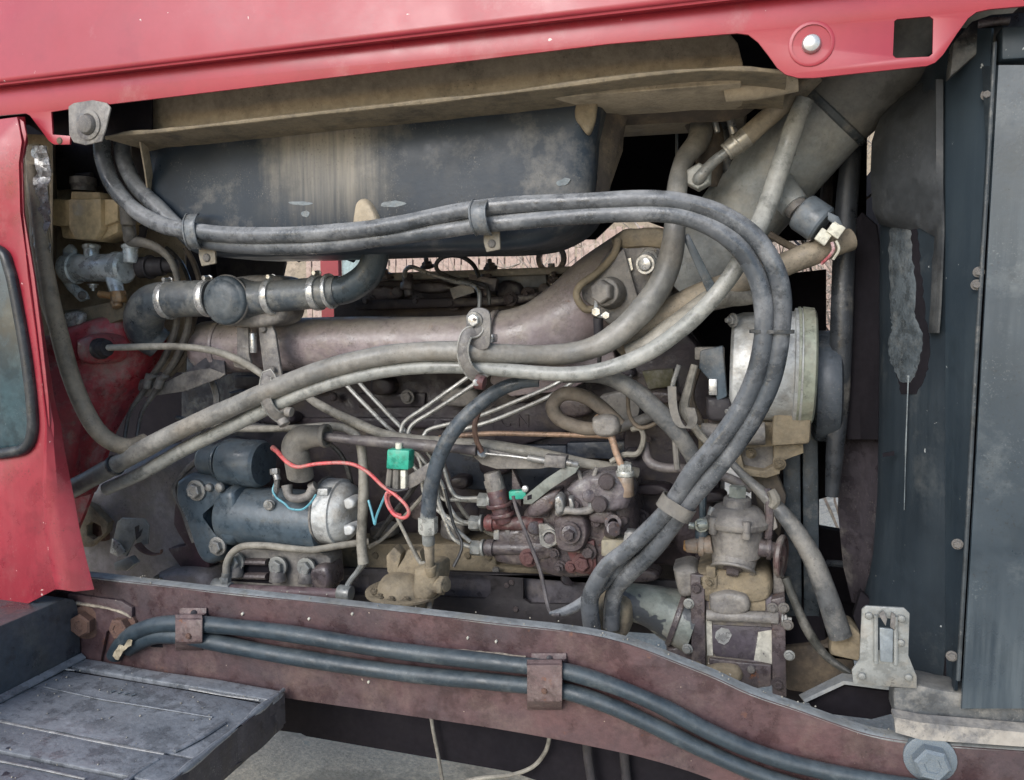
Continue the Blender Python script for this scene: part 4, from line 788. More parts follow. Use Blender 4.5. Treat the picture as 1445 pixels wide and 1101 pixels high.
M().tube([(405, 685, .215), (408, 700, .21), (420, 704, .21), (434, 700, .212), (440, 692, .22)], [8, 6, 6, 6, 7], 10).cyl((438, 690, .222), (446, 686, .225), 8).out("cable_lug", CASTG, sm)
M().box(447, 690, 462, 700, .222, .02).out("cap_clip", ALU, sm, .002)
bo = T("terminal_boot", "dusty grey rubber elbow boot over the starter solenoid terminal", "boot", (410, 690, .2))
M().tube([(424, 672, .215), (420, 650, .20), (416, 632, .195), (424, 620, .195), (440, 616, .195), (458, 615, .195)], [20, 20, 20, 19, 16, 15], 18, flat=.8).out("elbow", RUBB, bo)
M().ringo((459, 615, .195), RIGHT, 17, 4, 7).out("collar", RUBB, bo)
one(M().tube([(456, 616, .195), (500, 621, .195), (560, 626, .195), (620, 631, .2), (672, 636, .205)], [6, 7, 8, 8, 7], 12, wob=.3), "battery_cable", HOSEP, "dusty purple-grey cable leaving the rubber boot and passing above the green relay", "cable")
one(M().tube([(385, 632, .20), (392, 638, .185), (405, 652, .172), (420, 659, .168), (445, 655, .168), (478, 653, .17), (500, 656, .17), (520, 667, .17), (540, 686, .17), (556, 697, .168), (572, 712, .165), (577, 724, .165), (570, 731, .165), (556, 726, .166), (546, 710, .168), (546, 696, .17), (560, 696, .175)], [4, 3.4, 3, 2.8, 2.7, 2.7, 2.7, 2.7, 2.6, 2.6, 2.6, 2.6, 2.6, 2.6, 2.6, 2.6, 2.6], 8), "red_wire", REDW, "bright red wire curving from the solenoid to a loop under the green relay", "wire")
one(M().tube([(560, 692, .18), (548, 700, .175), (549, 712, .172), (556, 724, .172), (566, 728, .174)], 2.8, 8), "red_wire", REDW, "short second red wire doubled back inside the red loop", "wire")
one(M().tube([(388, 682, .212), (385, 692, .208), (390, 702, .2), (402, 711, .195), (410, 718, .195), (426, 719, .195), (438, 710, .2), (446, 698, .21)], 1.6, 6), "cyan_wire", CYAN, "thin cyan wire sagging across the starter motor body", "wire")
one(M().tube([(546, 694, .19), (538, 712, .19), (531, 730, .19), (529, 740, .19), (526, 728, .192), (520, 706, .2)], 1.8, 6), "cyan_wire", CYAN, "thin cyan wire hanging in a narrow vee below the green relay", "wire")
gr = T("relay", "bright green relay plug hanging between the injection pipes", "relay", (560, 690, .18))
M().box(545, 635, 577, 663, .165, .03, 3).out("housing", GREEN, gr, .004)
M().cyl((563, 634, .18), (563, 625, .18), 5).out("white_pin", WHITE, gr)
M().tube([(551, 662, .18), (548, 690, .18)], 5, 8).tube([(560, 662, .18), (559, 690, .18)], 5.5, 8).out("dark_terminal", RUBB, gr)
M().box(565, 664, 572, 690, .172, .014).out("cream_terminal", WHITE, gr, .001)
M().tube([(546, 688, .17), (560, 693, .165), (576, 690, .17)], 2, 6).out("wire_tie", DRK, gr)
one(M().plate([(574, 672), (618, 645), (628, 656), (590, 684), (578, 690), (572, 684)], .185, .006), "flat_lever", CASTG, "flat dusty strap slanting across the injection pipes right of the relay", "strap", bev=.001)
# ================================================================== injection pipes
IP = mat("dull_injection_pipe", (.42, .42, .39), (.32, .31, .28), rough=.45, metal=.3, dust=.2, dc=(.30, .27, .22), sc=22)
ips = [
 ("injection pipe starting highest under the left of the grey hoses", [(470, 520, .36), (495, 550, .34), (540, 596, .32), (590, 644, .29), (600, 700, .28), (640, 735, .27), (668, 738, .26)]),
 ("injection pipe beside its twin descending right toward the relay", [(492, 520, .36), (514, 548, .34), (560, 597, .32), (608, 645, .29), (622, 700, .28), (645, 705, .275), (684, 707, .265)]),
 ("injection pipe bending down at the vertical kink nearest the relay", [(690, 510, .36), (655, 536, .34), (600, 575, .31), (575, 592, .3), (567, 604, .295), (567, 620, .29), (578, 650, .28), (610, 690, .275), (626, 730, .27), (640, 760, .265), (664, 772, .26)]),
 ("injection pipe with vertical kink just right of its twin", [(702, 518, .36), (670, 542, .34), (612, 580, .31), (586, 596, .3), (577, 608, .295), (578, 624, .29), (598, 650, .28), (622, 680, .27), (634, 715, .265), (650, 735, .26), (672, 738, .255)]),
 ("injection pipe rising right to behind the large hose, upper one", [(800, 532, .36), (778, 545, .35), (720, 570, .33), (668, 590, .31), (612, 604, .295), (600, 612, .29), (600, 622, .285), (622, 650, .275), (636, 690, .265), (650, 703, .26), (684, 702, .26)]),
 ("injection pipe rising right to behind the large hose, lower one", [(820, 530, .36), (800, 545, .35), (770, 562, .33), (700, 592, .31), (650, 608, .295), (634, 622, .285), (618, 650, .28), (618, 700, .275), (632, 735, .27), (664, 765, .265)]),
]
for k, (lab, pts) in enumerate(ips): one(M().tube(pts, 3.1, 8), "injection_pipe", IP, lab, "pipe", "metal injection pipes")
for k, (x, y) in enumerate(((614, 668), (600, 640))): pass
# ================================================================== injection pump
ip = T("injection_pump", "oily brown diesel injection pump with red-stained outlets and bolted flange", "pump", (790, 810, .3))
M().pillow([(742, 720), (770, 690), (812, 672), (850, 668), (890, 682), (898, 720), (896, 770), (870, 800), (810, 812), (760, 800), (738, 770)], .30, .045, .10, 6, .22).rough(.003, 30, 0).out("body", CASTD, ip, sharp=60)
M().pillow([(700, 742), (780, 738), (782, 790), (702, 790)], .28, .03, .06).out("head_block", CASTD, ip)
for y, x0, x1 in ((738, 684, 768), (773, 684, 782)):
    M().cyl((x0, y, .25), (x1, y + 1, .26), 9.5, 10).ringo((x0 + 8, y, .25), RIGHT, 12, 4, 10).out("outlet", REDOX if y < 750 else CASTD, ip)
for x, y in ((684, 706), (672, 738), (674, 773)):
    M().hexn((x - 8, y, .255), RIGHT, 11, 14).cyl((x + 6, y, .255), (x + 10, y, .255), 12).out("union_nut", ZINC, ip)
M().cyl((700, 690, .25), (712, 738, .25), 14, 13).ringo((705, 712, .25), (.2, 0, -1), 19, 4, 5).ringo((709, 726, .25), (.2, 0, -1), 18, 4, 5).out("delivery_valve", mat("purple_red_iron", (.12, .05, .048), (.07, .045, .05), rough=.5, dust=.2, sc=22, bump=.5, rust=.3), ip)
M().cyl((694, 666, .25), (701, 694, .25), 12, 14).hexn((696, 676, .25), (.25, 0, -1), 14, 12).out("valve_stem", CASTG, ip)
M().hexn((680, 706, .255), RIGHT, 10, 12).out("green_nut", mat("greenish_nut", (.28, .33, .30), rough=.5, dust=.3, sc=20), ip)
M().plate([(722, 660), (736, 690), (735, 716), (722, 700)], .27, .02).out("arm", CASTD, ip, .002)
M().box(718, 693, 742, 705, .225, .02, -4).out("green_tab", GREEN, ip, .002)
M().plate([(738, 702), (770, 676), (806, 652), (818, 658), (812, 668), (778, 690), (750, 712), (738, 712)], .215, .008).out("cover_lever", mat("grey_olive_plate", (.20, .215, .185), (.14, .15, .135), rough=.6, dust=.3, sc=10), ip, .002)
M().plate([(744, 700), (750, 698), (750, 704), (744, 706)], .2135, .002).out("dark_slot", VDRK, ip)
bolt(ip, (741, 690, .215), 5, m=BRIGHT, kind='dome')
M().pillow([(748, 708), (770, 694), (792, 690), (786, 712), (764, 728), (746, 726)], .24, .02, .04).out("lug", CASTD, ip)
p = (808, 752, .225)
M().pillow([(784, 728), (800, 722), (826, 724), (834, 744), (828, 768), (812, 776), (790, 768)], .25, .03, .05, 4, .15).out("boss", CASTD, ip)
M().ringo((804, 752, .214), OUT, 16, 4, 4).cyl((804, 752, .222), (804, 753, .210), 12).hexn((804, 754, .212), OUT, 8, 8).out("banjo_bolt", CASTD, ip)
M().plate([(760, 740), (772, 740), (788, 752), (788, 768), (772, 774), (762, 768)], .235, .01, [[(768, 754), (774, 747), (783, 754), (783, 764), (775, 769), (768, 763)]]).ringo((776, 759, .232), OUT, 12, 3, 4).out("snap_plate", STEEL, ip)
M().cyl((776, 759, .25), (776, 759, .236), 9).out("plug", CASTD, ip)
M().plate([(798, 772), (838, 762), (842, 800), (832, 812), (810, 806)], .245, .03).rough(.002, 40, 1).out("red_flange", REDOX, ip, .003)
for x, y, r_ in ((806, 800, 6), (822, 795, 10), (830, 779, 8), (746, 787, 9), (782, 781, 5), (767, 722, 6)): bolt(ip, (x, y, .243), r_, m=REDOX if 740 < x < 825 and y > 785 else CASTD, kind='hex')
M().pillow([(784, 700), (790, 696), (797, 704), (797, 722), (788, 726), (784, 716)], .21, .012, .014).out("lever_ear", STEEL, ip); M().pillow([(803, 700), (809, 702), (812, 716), (806, 720)], .215, .01, .01).out("lever_ear", STEEL, ip)
M().tube([(786, 724, .215), (800, 720, .21), (815, 722, .21), (830, 720, .215), (838, 714, .22)], [5, 6, 5, 6, 7], 10).out("linkage", CASTG, ip)
M().cyl((834, 716, .22), (842, 712, .215), 7).out("linkage_end", STEEL, ip)
M().pillow([(800, 690), (822, 670), (864, 664), (892, 684), (884, 716), (830, 718)], .25, .03, .05, 5, .3).rough(.003, 50, 1).out("governor_cap", mat("purple_grey_cast", (.16, .14, .15), (.09, .075, .08), rough=.45, dust=.35, up=.4, dc=(.30, .28, .26), sc=16, bump=.7), ip, sharp=60)
bolt(ip, (856, 680, .212), 12, m=CASTD, kind='dome'); bolt(ip, (846, 712, .21), 12, m=CASTD, kind='dome')
M().cyl((862, 752, .25), (866, 746, .20), 10).ringo((865, 738, .215), (.2, -1, .2), 12, 5, 5).hexn((867, 745, .205), (.2, -1, -.2), 9, 12).out("side_stud", CASTD, ip)
M().box(848, 762, 892, 786, .22, .05, 0).out("cream_block", mat("cream_crust_block", (.34, .30, .21), (.26, .23, .16), rough=.8, sc=10, dust=.3), ip, .004)
M().box(880, 752, 906, 778, .215, .03, 4).rough(.003, 40, 1).out("chipped_plate", mat("chipped_plate_paint", (.42, .41, .38), (.10, .10, .10), rough=.6, sc=22, bump=.5), ip, .002)
# banjo and copper pipe
bj = T("fuel_union", "tan fuel union with white hex banjo bolt on the injection pump", "fitting", (882, 700, .24))
M().cyl((882, 700, .24), (882, 672, .24), 13, 12).out("column", mat("tan_bronze", (.28, .20, .14), (.20, .15, .11), rough=.6, sc=16, dust=.3), bj)
M().cyl((882, 672, .24), (882, 664, .24), 13).hexn((882, 666, .24), (0, -.1, 1), 11, 13).out("hex_head", mat("white_metal_bolt", (.55, .55, .50), rough=.4, sc=20, dust=.15, metal=.3), bj)
one(M().tube([(880, 664, .235), (870, 640, .235), (862, 615, .235), (850, 596, .24), (842, 590, .25)], [5, 5, 5.5, 6, 6], 10), "fuel_pipe", COPP, "short pale copper fuel pipe rising from the white hex bolt", "pipe")
one(M().tube([(620, 618, .41), (690, 612, .40), (760, 613, .39), (840, 615, .37), (862, 617, .36)], 3.8, 10), "fuel_pipe", COPP, "long pale copper pipe lying horizontally across the engine block", "pipe")
# linkage rod assembly to the right of the boot cable
ln = T("throttle_linkage", "dusty throttle linkage plate and rod above the injection pump", "linkage", (720, 660, .25))
M().plate([(665, 625), (682, 632), (760, 650), (790, 658), (760, 662), (700, 662), (680, 656), (668, 645)], .235, .01).out("plate", CASTG, ln, .002)
M().cyl((678, 640, .225), (681, 638, .215), 8).out("pivot", STEEL, ln)
M().tube([(682, 640, .22), (730, 645, .22), (772, 652, .22)], [2, 2, 3], 8).cyl((745, 646, .22), (772, 651, .22), 5).out("rod", STEEL, ln)
M().box(768, 643, 790, 660, .21, .02, 6).box(786, 644, 798, 661, .205, .025, 6).out("clevis", CASTG, ln, .002)
M().cyl((796, 652, .215), (816, 656, .22), 5).out("rod_end", STEEL, ln)
M().tube([(816, 664, .23), (822, 680, .23), (832, 682, .23), (838, 672, .23), (842, 660, .23)], 3, 8).out("return_spring", CASTG, ln)
M().cyl((650, 634, .215), (668, 638, .215), 7).out("ferrule", ZINC, ln)
# looms
one(M().tube([(428, 556, .27), (452, 572, .26), (500, 596, .25), (560, 618, .25), (640, 626, .26), (720, 634, .27), (790, 648, .28), (860, 660, .30), (900, 668, .32)], [5, 6, 7, 8, 9, 10, 9, 8, 8], 12, wob=.2), "wiring_loom", HOSEG, "dust-coated wiring loom running diagonally past the relay to the pump", "cable")
one(M().tube([(280, 596, .30), (330, 604, .28), (400, 605, .27), (470, 602, .26), (500, 612, .25), (511, 640, .235), (513, 700, .225), (510, 760, .22), (513, 795, .22)], [5, 5, 5, 6, 6, 6.5, 7, 7.5, 8], 10, wob=.2), "wiring_loom", HOSEG, "dusty loom arching over the starter then dropping beside its silver cap", "cable")
one(M().tube([(513, 794, .22), (505, 806, .22), (494, 820, .22), (488, 834, .22)], [6, 4, 4, 5], 8), "oil_pipe", ZINC, "short pipe from the dusty loom clamp down to the oil cooler union", "pipe")
M().pillow([(500, 790), (516, 784), (526, 792), (520, 806), (504, 804)], .21, .012, .02)
one(M().tube([(560, 730, .22), (590, 790, .22), (600, 800, .21), (606, 860, .2)], [2.5, 3, 3.5, 4], 8), "thin_cable", HOSEG, "thin grey cable dropping from the red loop past the lift pump", "cable")
one(M().tube([(724, 700, .2), (730, 722, .2), (745, 760, .2), (762, 805, .2), (772, 850, .19), (778, 866, .17), (790, 868, .16)], [2.6, 2.6, 3, 3, 3, 2.5, 2], 8), "stop_cable", HOSEP, "thin purple-grey cable falling from the green tab across the injection pump", "cable")
one(M().tube([(676, 580, .22), (670, 600, .21), (672, 620, .21), (680, 638, .215)], 4, 8), "rusty_wire", RUST, "short rusty wire bowed between pipes and linkage pivot", "wire")
# black printed hose with metal union
bh = T("fuel_hose", "black fuel hose curving down to a pale metal union above the lift pump", "hose", (605, 800, .18))
M().tube([(760, 538, .17), (735, 540, .165), (705, 550, .16), (672, 574, .155), (640, 608, .15), (620, 645, .15), (608, 690, .155), (604, 728, .16)], [8, 9, 10, 10.5, 11, 11, 11, 11], 16).out("hose", mat("black_printed_hose", (.045, .06, .075), (.065, .08, .095), rough=.5, dust=.3, up=.3, dc=(.2, .2, .19), sc=16), bh)
M().cyl((604, 722, .16), (604, 732, .16), 11).out("collar", ZINC, bh); M().hexn((604, 730, .16), (0, 0, -1), 14, 24).out("union_nut", mat("white_metal_bolt", ()), bh)
M().cyl((604, 750, .16), (605, 768, .165), 9).out("sleeve", ZINC, bh); M().cyl((605, 764, .165), (607, 800, .18), 8, 6).out("tail", HOSET, bh)
M().cyl((607, 798, .18), (609, 812, .185), 9, 7).out("tail_nut", CASTT, bh)
# white speck text band on the hose: worn print
# ================================================================== lift pump
lp = T("fuel_lift_pump", "tan crusted dome-topped fuel lift pump sitting just above the rail", "pump", (575, 855, .22))
p = P(570, 842, .22)
M().lathe(p, UPZ, [(-.02, .060), (.0, .066), (.012, .066), (.014, .058), (.03, .054), (.042, .044), (.050, .026), (.052, .002)], 32).rough(.0015, 40, 0).out("dome", CASTT, lp)
M().ringo(p + Vector((0, 0, .012)), UPZ, 54, 8, 5, 32).out("dome_flange", CASTT, lp)
for a in range(7):
    an = -math.pi / 2 + (a - 3) * .5; q = p + Vector((math.cos(an) * .062, math.sin(an) * .062, .016)); bolt(lp, q, 4, axis=UPZ, m=CASTT, kind='hex')
M().plate([(545, 785), (556, 772), (566, 782), (562, 800), (576, 776), (592, 778), (598, 800), (588, 822), (556, 822), (546, 806)], .225, .03).rough(.002, 30, 1).out("fork", CASTT, lp, .004)
M().pillow([(588, 800), (606, 795), (622, 800), (618, 835), (600, 850), (586, 840)], .20, .02, .05).out("side_block", CASTT, lp)
M().cyl((610, 826, .2), (630, 824, .19), 12, 11).hexn((620, 826, .19), RIGHT, 14, 8).out("side_port", CASTT, lp, .001)
# ================================================================== oil cooler block
oc = T("oil_cooler", "dusty bolted oil cooler cover with red-spotted pipe beneath and two slots", "engine part", (390, 840, .25))
M().plate([(318, 786), (326, 774), (450, 778), (466, 788), (468, 830), (430, 838), (318, 832)], .26, .06).rough(.0015, 22, 1).out("cover", CASTG, oc, .005)
for y in (792, 812): M().tube([(338 if y < 800 else 330, y, .255), (378, y + 1, .255)], 8, 10, flat=.6).out("slot_rib", CASTD, oc)
M().plate([(334, 788), (380, 788), (384, 824), (326, 820)], .2585, .004).out("slot_recess", VDRK, oc)
for x, y in ((332, 792), (392, 799), (432, 801)):
    M().cyl((x, y + 22, .24), (x, y, .245), 12, 10).out("boss", CASTG, oc); bolt(oc, (x, y, .242), 9.5, m=ZINC, kind='hex')
M().tube([(322, 832, .215), (380, 834, .215), (440, 837, .215), (484, 839, .215)], 8, 12).out("lower_pipe", mat("red_spotted_pipe", (.16, .10, .105), (.10, .07, .075), rough=.6, dust=.3, sc=10, chip=(.08, (.42, .13, .13), 20)), oc)
M().cyl((302, 826, .215), (326, 832, .215), 11, 10).out("end_union", ZINC, oc); M().cyl((478, 836, .215), (496, 838, .215), 11).out("end_union", ZINC, oc)
M().cyl((318, 826, .215), (319, 808, .215), 6).hexn((318, 822, .215), UPZ, 8, 8).out("pipe_nut", ZINC, oc)
one(M().tube([(319, 812, .215), (320, 795, .215), (328, 780, .215), (344, 771, .215), (375, 770, .215), (410, 774, .215), (440, 776, .22), (480, 770, .24), (520, 764, .27)], 5, 10), "oil_pipe", HOSEG, "grey oil pipe arching over the oil cooler below the starter motor", "pipe")
M().pillow([(440, 800), (462, 796), (470, 815), (462, 836), (444, 836)], .25, .015, .05).out("end_boss", CASTD, oc)
# ================================================================== alternator
al = T("alternator", "large silver-grey alternator with pale green end ring beside the drive belts", "alternator", (1085, 660, .3))
p = P(1032, 516, .32); r = u(p, 78)
M().lathe(p, RIGHT, [(0, r * .80), (.006, r * .92), (.02, r * .96), (.112, r * .98), (.114, r * 1.04), (.128, r * 1.04), (.130, r * .99)], 40).out("body", ALU, al)
p = P(1122, 517, .32); r = u(p, 84)
M().lathe(p, RIGHT, [(0, r * .9), (.002, r), (.006, r), (.008, r * .97), (.009, r * .97), (.011, r), (.030, r * .98), (.034, r * .92), (.036, r * .7), (.037, .002)], 44).out("end_ring", GRNZ, al)
M().plate([(1092, 560), (1146, 570), (1144, 628), (1088, 630)], .26, .09).rough(.003, 20, 1).out("lower_lug", CASTT, al, .007)
M().pillow([(1000, 560), (1022, 555), (1040, 590), (1024, 640), (1000, 640)], .31, .03, .05).out("rear_lug", CASTD, al)
M().plate([(988, 495), (1020, 488), (1026, 560), (1012, 566), (1004, 540), (986, 520)], .245, .03).out("blue_grey_bracket", mat("blue_grey_bracket_paint", (.075, .105, .13), (.06, .08, .10), rough=.5, dust=.2, sc=8), al, .003)
M().plate([(980, 490), (1022, 490), (1022, 510), (980, 508)], .25, .02).out("bracket_arm", CASTG, al, .003)
M().box(1000, 535, 1012, 558, .24, .02).out("bright_bush", BRIGHT, al, .002)
M().pillow([(996, 560), (1030, 562), (1030, 590), (1000, 592)], .26, .015, .03).out("terminal_cover", DRK, al)
for x, y in ((1034, 452), (1034, 580)): bolt(al, (x, y, .25), 7, m=STEEL, kind='nut', axis=LEFT + OUT)
ab = T("alternator_bracket", "tan crusted bracket block with square recess below the alternator", "bracket", (1070, 690, .3))
M().plate([(985, 600), (1050, 596), (1130, 596), (1134, 640), (1104, 650), (1100, 668), (1082, 674), (1042, 670), (1038, 640), (985, 636)], .29, .08, [[(1044, 632), (1092, 630), (1090, 658), (1078, 664), (1050, 660)]]).rough(.003, 24, 1).out("block", CASTT, ab, .005)
M().plate([(1040, 628), (1096, 626), (1096, 668), (1046, 668)], .315, .05).out("recess_wall", CASTG, ab)
M().cyl((990, 612, .27), (1080, 612, .27), 15, 16).out("pivot_tube", CASTG, ab)
M().plate([(1060, 668), (1096, 668), (1110, 700), (1100, 760), (1070, 720)], .33, .04).out("leg", BRN, ab, .004)
# ================================================================== pump & filter bowl unit
pf = T("fuel_filter", "dusty metal filter bowl with hexagonal cap and clamped lid", "filter", (1040, 800, .25))
p = P(1038, 790, .25); k = u(p, 1)
M().lathe(p, UPZ, [(0, 26 * k), (4 * k, 30 * k), (8 * k, 34 * k), (48 * k, 36 * k), (50 * k, 34 * k)], 32).out("bowl", CASTG, pf)
M().lathe(p + UPZ * 50 * k, UPZ, [(0, 42 * k), (3 * k, 44 * k), (8 * k, 44 * k), (11 * k, 40 * k), (18 * k, 38 * k), (26 * k, 30 * k), (28 * k, 20 * k)], 32).rough(.001, 40, 0).out("lid", CASTG, pf)
M().lathe(p + UPZ * 76 * k, UPZ, [(0, 20 * k), (12 * k, 19 * k), (15 * k, 16 * k)], 20).out("cap_base", CASTG, pf)
M().lathe(p + UPZ * 90 * k, UPZ, [(0, 13 * k), (14 * k, 13 * k), (16 * k, 11 * k)], 6).out("hex_cap", mat("green_grey_hex", (.30, .32, .28), rough=.5, sc=16, dust=.3, metal=.3), pf)
for a in (-70, 10, -140, 80):
    q = p + Vector((math.cos(R(a)) * 40 * k, math.sin(R(a)) * 40 * k, 42 * k)); M().cyl(q, q + UPZ * 24 * k, 6).out("lid_clamp", CASTG, pf)
M().plate([(1078, 712), (1088, 706), (1098, 745), (1088, 752), (1080, 735)], .24, .02).out("clamp_wing", CASTG, pf, .003)
M().cyl(p + Vector((-.002, -.004, .010)), p + Vector((-.004, -.018, -.012)), 31, 29, n=32).ringo(p + Vector((-.004, -.019, -.013)), (-.1, -.6, -1), 31, 6, 4, 32).out("sight_disc", CASTG, pf)
bolt(pf, p + Vector((-.004, -.019, -.013)), 9, axis=(-.1, -.6, -1), m=CASTD)
M().cyl((1005, 768, .235), (985, 770, .235), 13, 12).cyl((985, 770, .235), (968, 771, .235), 11, 9).ringo((990, 770, .235), LEFT, 15, 5, 7).out("inlet_union", mat("tan_bronze", ()), pf)
M().hexn((975, 771, .235), LEFT, 8, 10).out("brass_nut", BRASS, pf)
M().cyl((1070, 772, .24), (1098, 778, .24), 13, 11).ringo((1085, 775, .24), RIGHT, 15, 5, 6).out("outlet_union", CASTD, pf)
M().cyl((998, 738, .23), (984, 742, .225), 9, 8).ringo((990, 741, .226), OUT, 10, 4, 5).cyl((980, 742, .225), (972, 742, .225), 5).out("wing_tap", mat("bright_green_grey", (.42, .45, .40), rough=.4, sc=18, dust=.2, metal=.4), pf)
M().cyl((990, 748, .24), (990, 760, .24), 9).out("tap_base", NAVY, pf)
M().cyl((1006, 716, .24), (1002, 728, .235), 5).out("bleed_screw", ZINC, pf)
M().lathe(P(1096, 784, .24), (1, -.25, 0), [(0, .012), (.002, .036), (.006, .040), (.012, .040), (.014, .036), (.012, .026), (.016, .012), (.017, .001)], 36).out("rusty_disc", mat("dark_rust_disc", (.11, .06, .055), (.07, .045, .045), rough=.5, sc=14, dust=.25), pf)
dp = T("hydraulic_pump", "tan and purple flaking gear pump body behind the rail below the filter bowl", "pump", (1040, 960, .28))
M().pillow([(985, 800), (1010, 796), (1070, 800), (1088, 812), (1088, 838), (1060, 846), (1000, 844), (984, 830)], .27, .03, .08, 5, .16).rough(.002, 30, 0).out("neck", CASTT, dp, sharp=60)
M().box(986, 812, 1012, 832, .235, .03).box(996, 800, 1010, 816, .23, .02).out("tan_lug", CASTT, dp, .003)
PURP = mat("flaking_purple_paint", (.13, .115, .13), (.16, .14, .15), rough=.6, dust=.3, dc=(.30, .26, .18), sc=5, bump=.4, chip=(.03, (.27, .23, .16), 12))
M().plate([(995, 838), (1092, 842), (1096, 960), (995, 955)], .25, .12).rough(.002, 26, 2).out("body", PURP, dp, .005)
M().plate([(974, 810), (994, 812), (996, 965), (976, 962)], .235, .16).out("end_plate", CASTD, dp, .003)
M().plate([(1088, 846), (1108, 842), (1110, 985), (1090, 980)], .24, .14).out("end_plate", CASTD, dp, .003)
M().plate([(1092, 790), (1106, 792), (1108, 850), (1090, 850)], .27, .1).out("spacer", CASTG, dp, .003)
M().cyl((997, 868, .235), (1092, 872, .235), 8, n=18).hexn((1088, 872, .235), RIGHT, 9, 10).out("tie_rod", CASTG, dp)
bolt(dp, (1104, 873, .245), 7, m=STEEL, kind='nut', axis=RIGHT)
M().plate([(1006, 882), (1090, 886), (1090, 930), (1066, 932), (1010, 926), (1000, 915)], .247, .006).out("label_surround", mat("dark_purple_patch", (.09, .075, .09), rough=.5, sc=9, dust=.1), dp, .001)
M().plate([(1010, 892), (1018, 886), (1028, 888), (1033, 896), (1028, 906), (1022, 910), (1014, 907), (1009, 900)], .2455, .002).out("pale_patch", BRIGHT, dp)
M().plate([(996, 868), (1004, 875), (1006, 925), (998, 925)], .2465, .005).rough(.0005, 50, 0).out("cream_edge", CREAM, dp); M().plate([(1070, 892), (1094, 888), (1094, 938), (1064, 932)], .2468, .004).out("cream_edge", CREAM, dp)
M().plate([(1000, 850), (1050, 838), (1080, 846), (1080, 862), (1002, 862)], .246, .005).out("cream_edge", CASTT, dp)
for x, y in ((1090, 858), (1106, 858), (1112, 882), (972, 852), (970, 916), (1114, 925)): bolt(dp, (x, y, .233), 5, m=ZINC if x < 975 or y > 900 else CASTG, kind='hex')
M().pillow([(950, 800), (972, 795), (985, 805), (982, 835), (960, 838)], .26, .02, .05).out("side_cap", CASTG, dp)
M().plate([(1000, 930), (1090, 940), (1088, 970), (1060, 975), (1000, 960)], .24, .05).rough(.003, 30, 1).out("lower_flange", CASTD, dp, .003)
ou = T("outlet_pipe", "chipped pale green outlet cone running left from the gear pump", "pipe", (930, 870, .3))
M().tube([(980, 880, .29), (950, 868, .29), (920, 856, .28), (890, 850, .27), (868, 852, .26)], [42, 38, 30, 26, 24], 26).out("cone", PALEG, ou)
M().ringo((955, 870, .29), (1, 0, -.3), 42, 6, 8, 28).out("rim", CASTD, ou)
M().pillow([(838, 850), (860, 838), (890, 846), (892, 880), (878, 900), (846, 896), (834, 878)], .24, .03, .06).out("hose_tail", CASTT, ou)
M().pillow([(940, 905), (975, 900), (990, 930), (975, 950), (945, 930)], .30, .03, .05).out("lower_web", CASTD, ou)
# back blocks filling between pump and alternator
fb = T("timing_case", "dirty timing case casting behind the hoses left of the alternator", "engine part", (960, 790, .4))
M().plate([(880, 500), (960, 460), (1010, 520), (1015, 690), (985, 800), (900, 800), (880, 640)], .40, .10).rough(.004, 16, 2).out("casting", BLOCK, fb, .008)
M().plate([(905, 524), (950, 520), (955, 545), (915, 550)], .385, .03).out("olive_lug", mat("olive_crust", (.15, .14, .08), rough=.8, sc=12, dust=.3), fb, .004)
M().plate([(845, 560), (890, 548), (905, 560), (900, 600), (860, 606)], .36, .06).rough(.003, 20, 1).out("tan_lug", CASTG, fb, .005)
M().tube([(868, 605, .35), (900, 595, .35), (925, 585, .35)], 8, 10).out("tan_rod", CASTG, fb)
M().plate([(800, 625), (905, 622), (905, 650), (800, 646)], .42, .03).out("blue_plate", mat("dark_navy_iron", (.035, .045, .065), rough=.5, sc=8, dust=.1), fb, .003)
M().plate([(620, 630), (800, 628), (800, 700), (640, 690)], .46, .02).out("side_cover", mat("dark_navy_iron", ()), fb, .006)
M().cyl((985, 700, .35), (987, 640, .35), 10).out("navy_tube", mat("dull_blue_tube", (.06, .085, .10), rough=.5, sc=8, dust=.2), fb)
# ================================================================== the upper pair of hoses
UG = "paired black hoses looping from the cab to the pump"
ua = [(144, 196, .10), (146, 225, .10), (160, 262, .09), (190, 296, .08), (230, 318, .07), (272, 326, .06), (340, 332, .06), (440, 330, .055), (540, 320, .05), (610, 306, .05), (675, 294, .05), (740, 288, .05), (830, 284, .05), (920, 281, .05), (975, 288, .055), (1025, 306, .06), (1065, 335, .065), (1092, 375, .07), (1103, 420, .075), (1101, 470, .08), (1090, 530, .085), (1068, 582, .09), (1035, 632, .10), (1000, 676, .11), (975, 705, .12), (955, 732, .13), (918, 780, .15), (885, 812, .17), (866, 840, .19), (862, 885, .2)]
ub = [(172, 200, .12), (176, 228, .12), (192, 262, .11), (222, 292, .10), (262, 330, .085), (300, 342, .08), (370, 348, .075), (460, 346, .07), (560, 334, .065), (620, 326, .06), (675, 318, .06), (740, 312, .055), (830, 304, .055), (930, 301, .055), (985, 312, .06), (1030, 338, .06), (1056, 368, .065), (1074, 410, .07), (1078, 470, .075), (1066, 530, .08), (1040, 585, .085), (1006, 632, .09), (975, 668, .10), (955, 700, .115), (935, 728, .125), (890, 772, .14), (850, 808, .16), (820, 850, .17), (800, 866, .175), (785, 870, .18)]
ua = [(x, y, Y) for x, y, Y in ua]
def rr(pts): return [11.5 if x < 700 or y > 400 and False else 11.5 + min(2.0, max(0, (x - 700) / 200)) for x, y, Y in pts]
one(M().tube(ua, rr(ua), 18, 6, wob=.06), "looped_hose", HOSE, "outer black hose of the pair sweeping over the pan and round the big loop", "hose", UG)
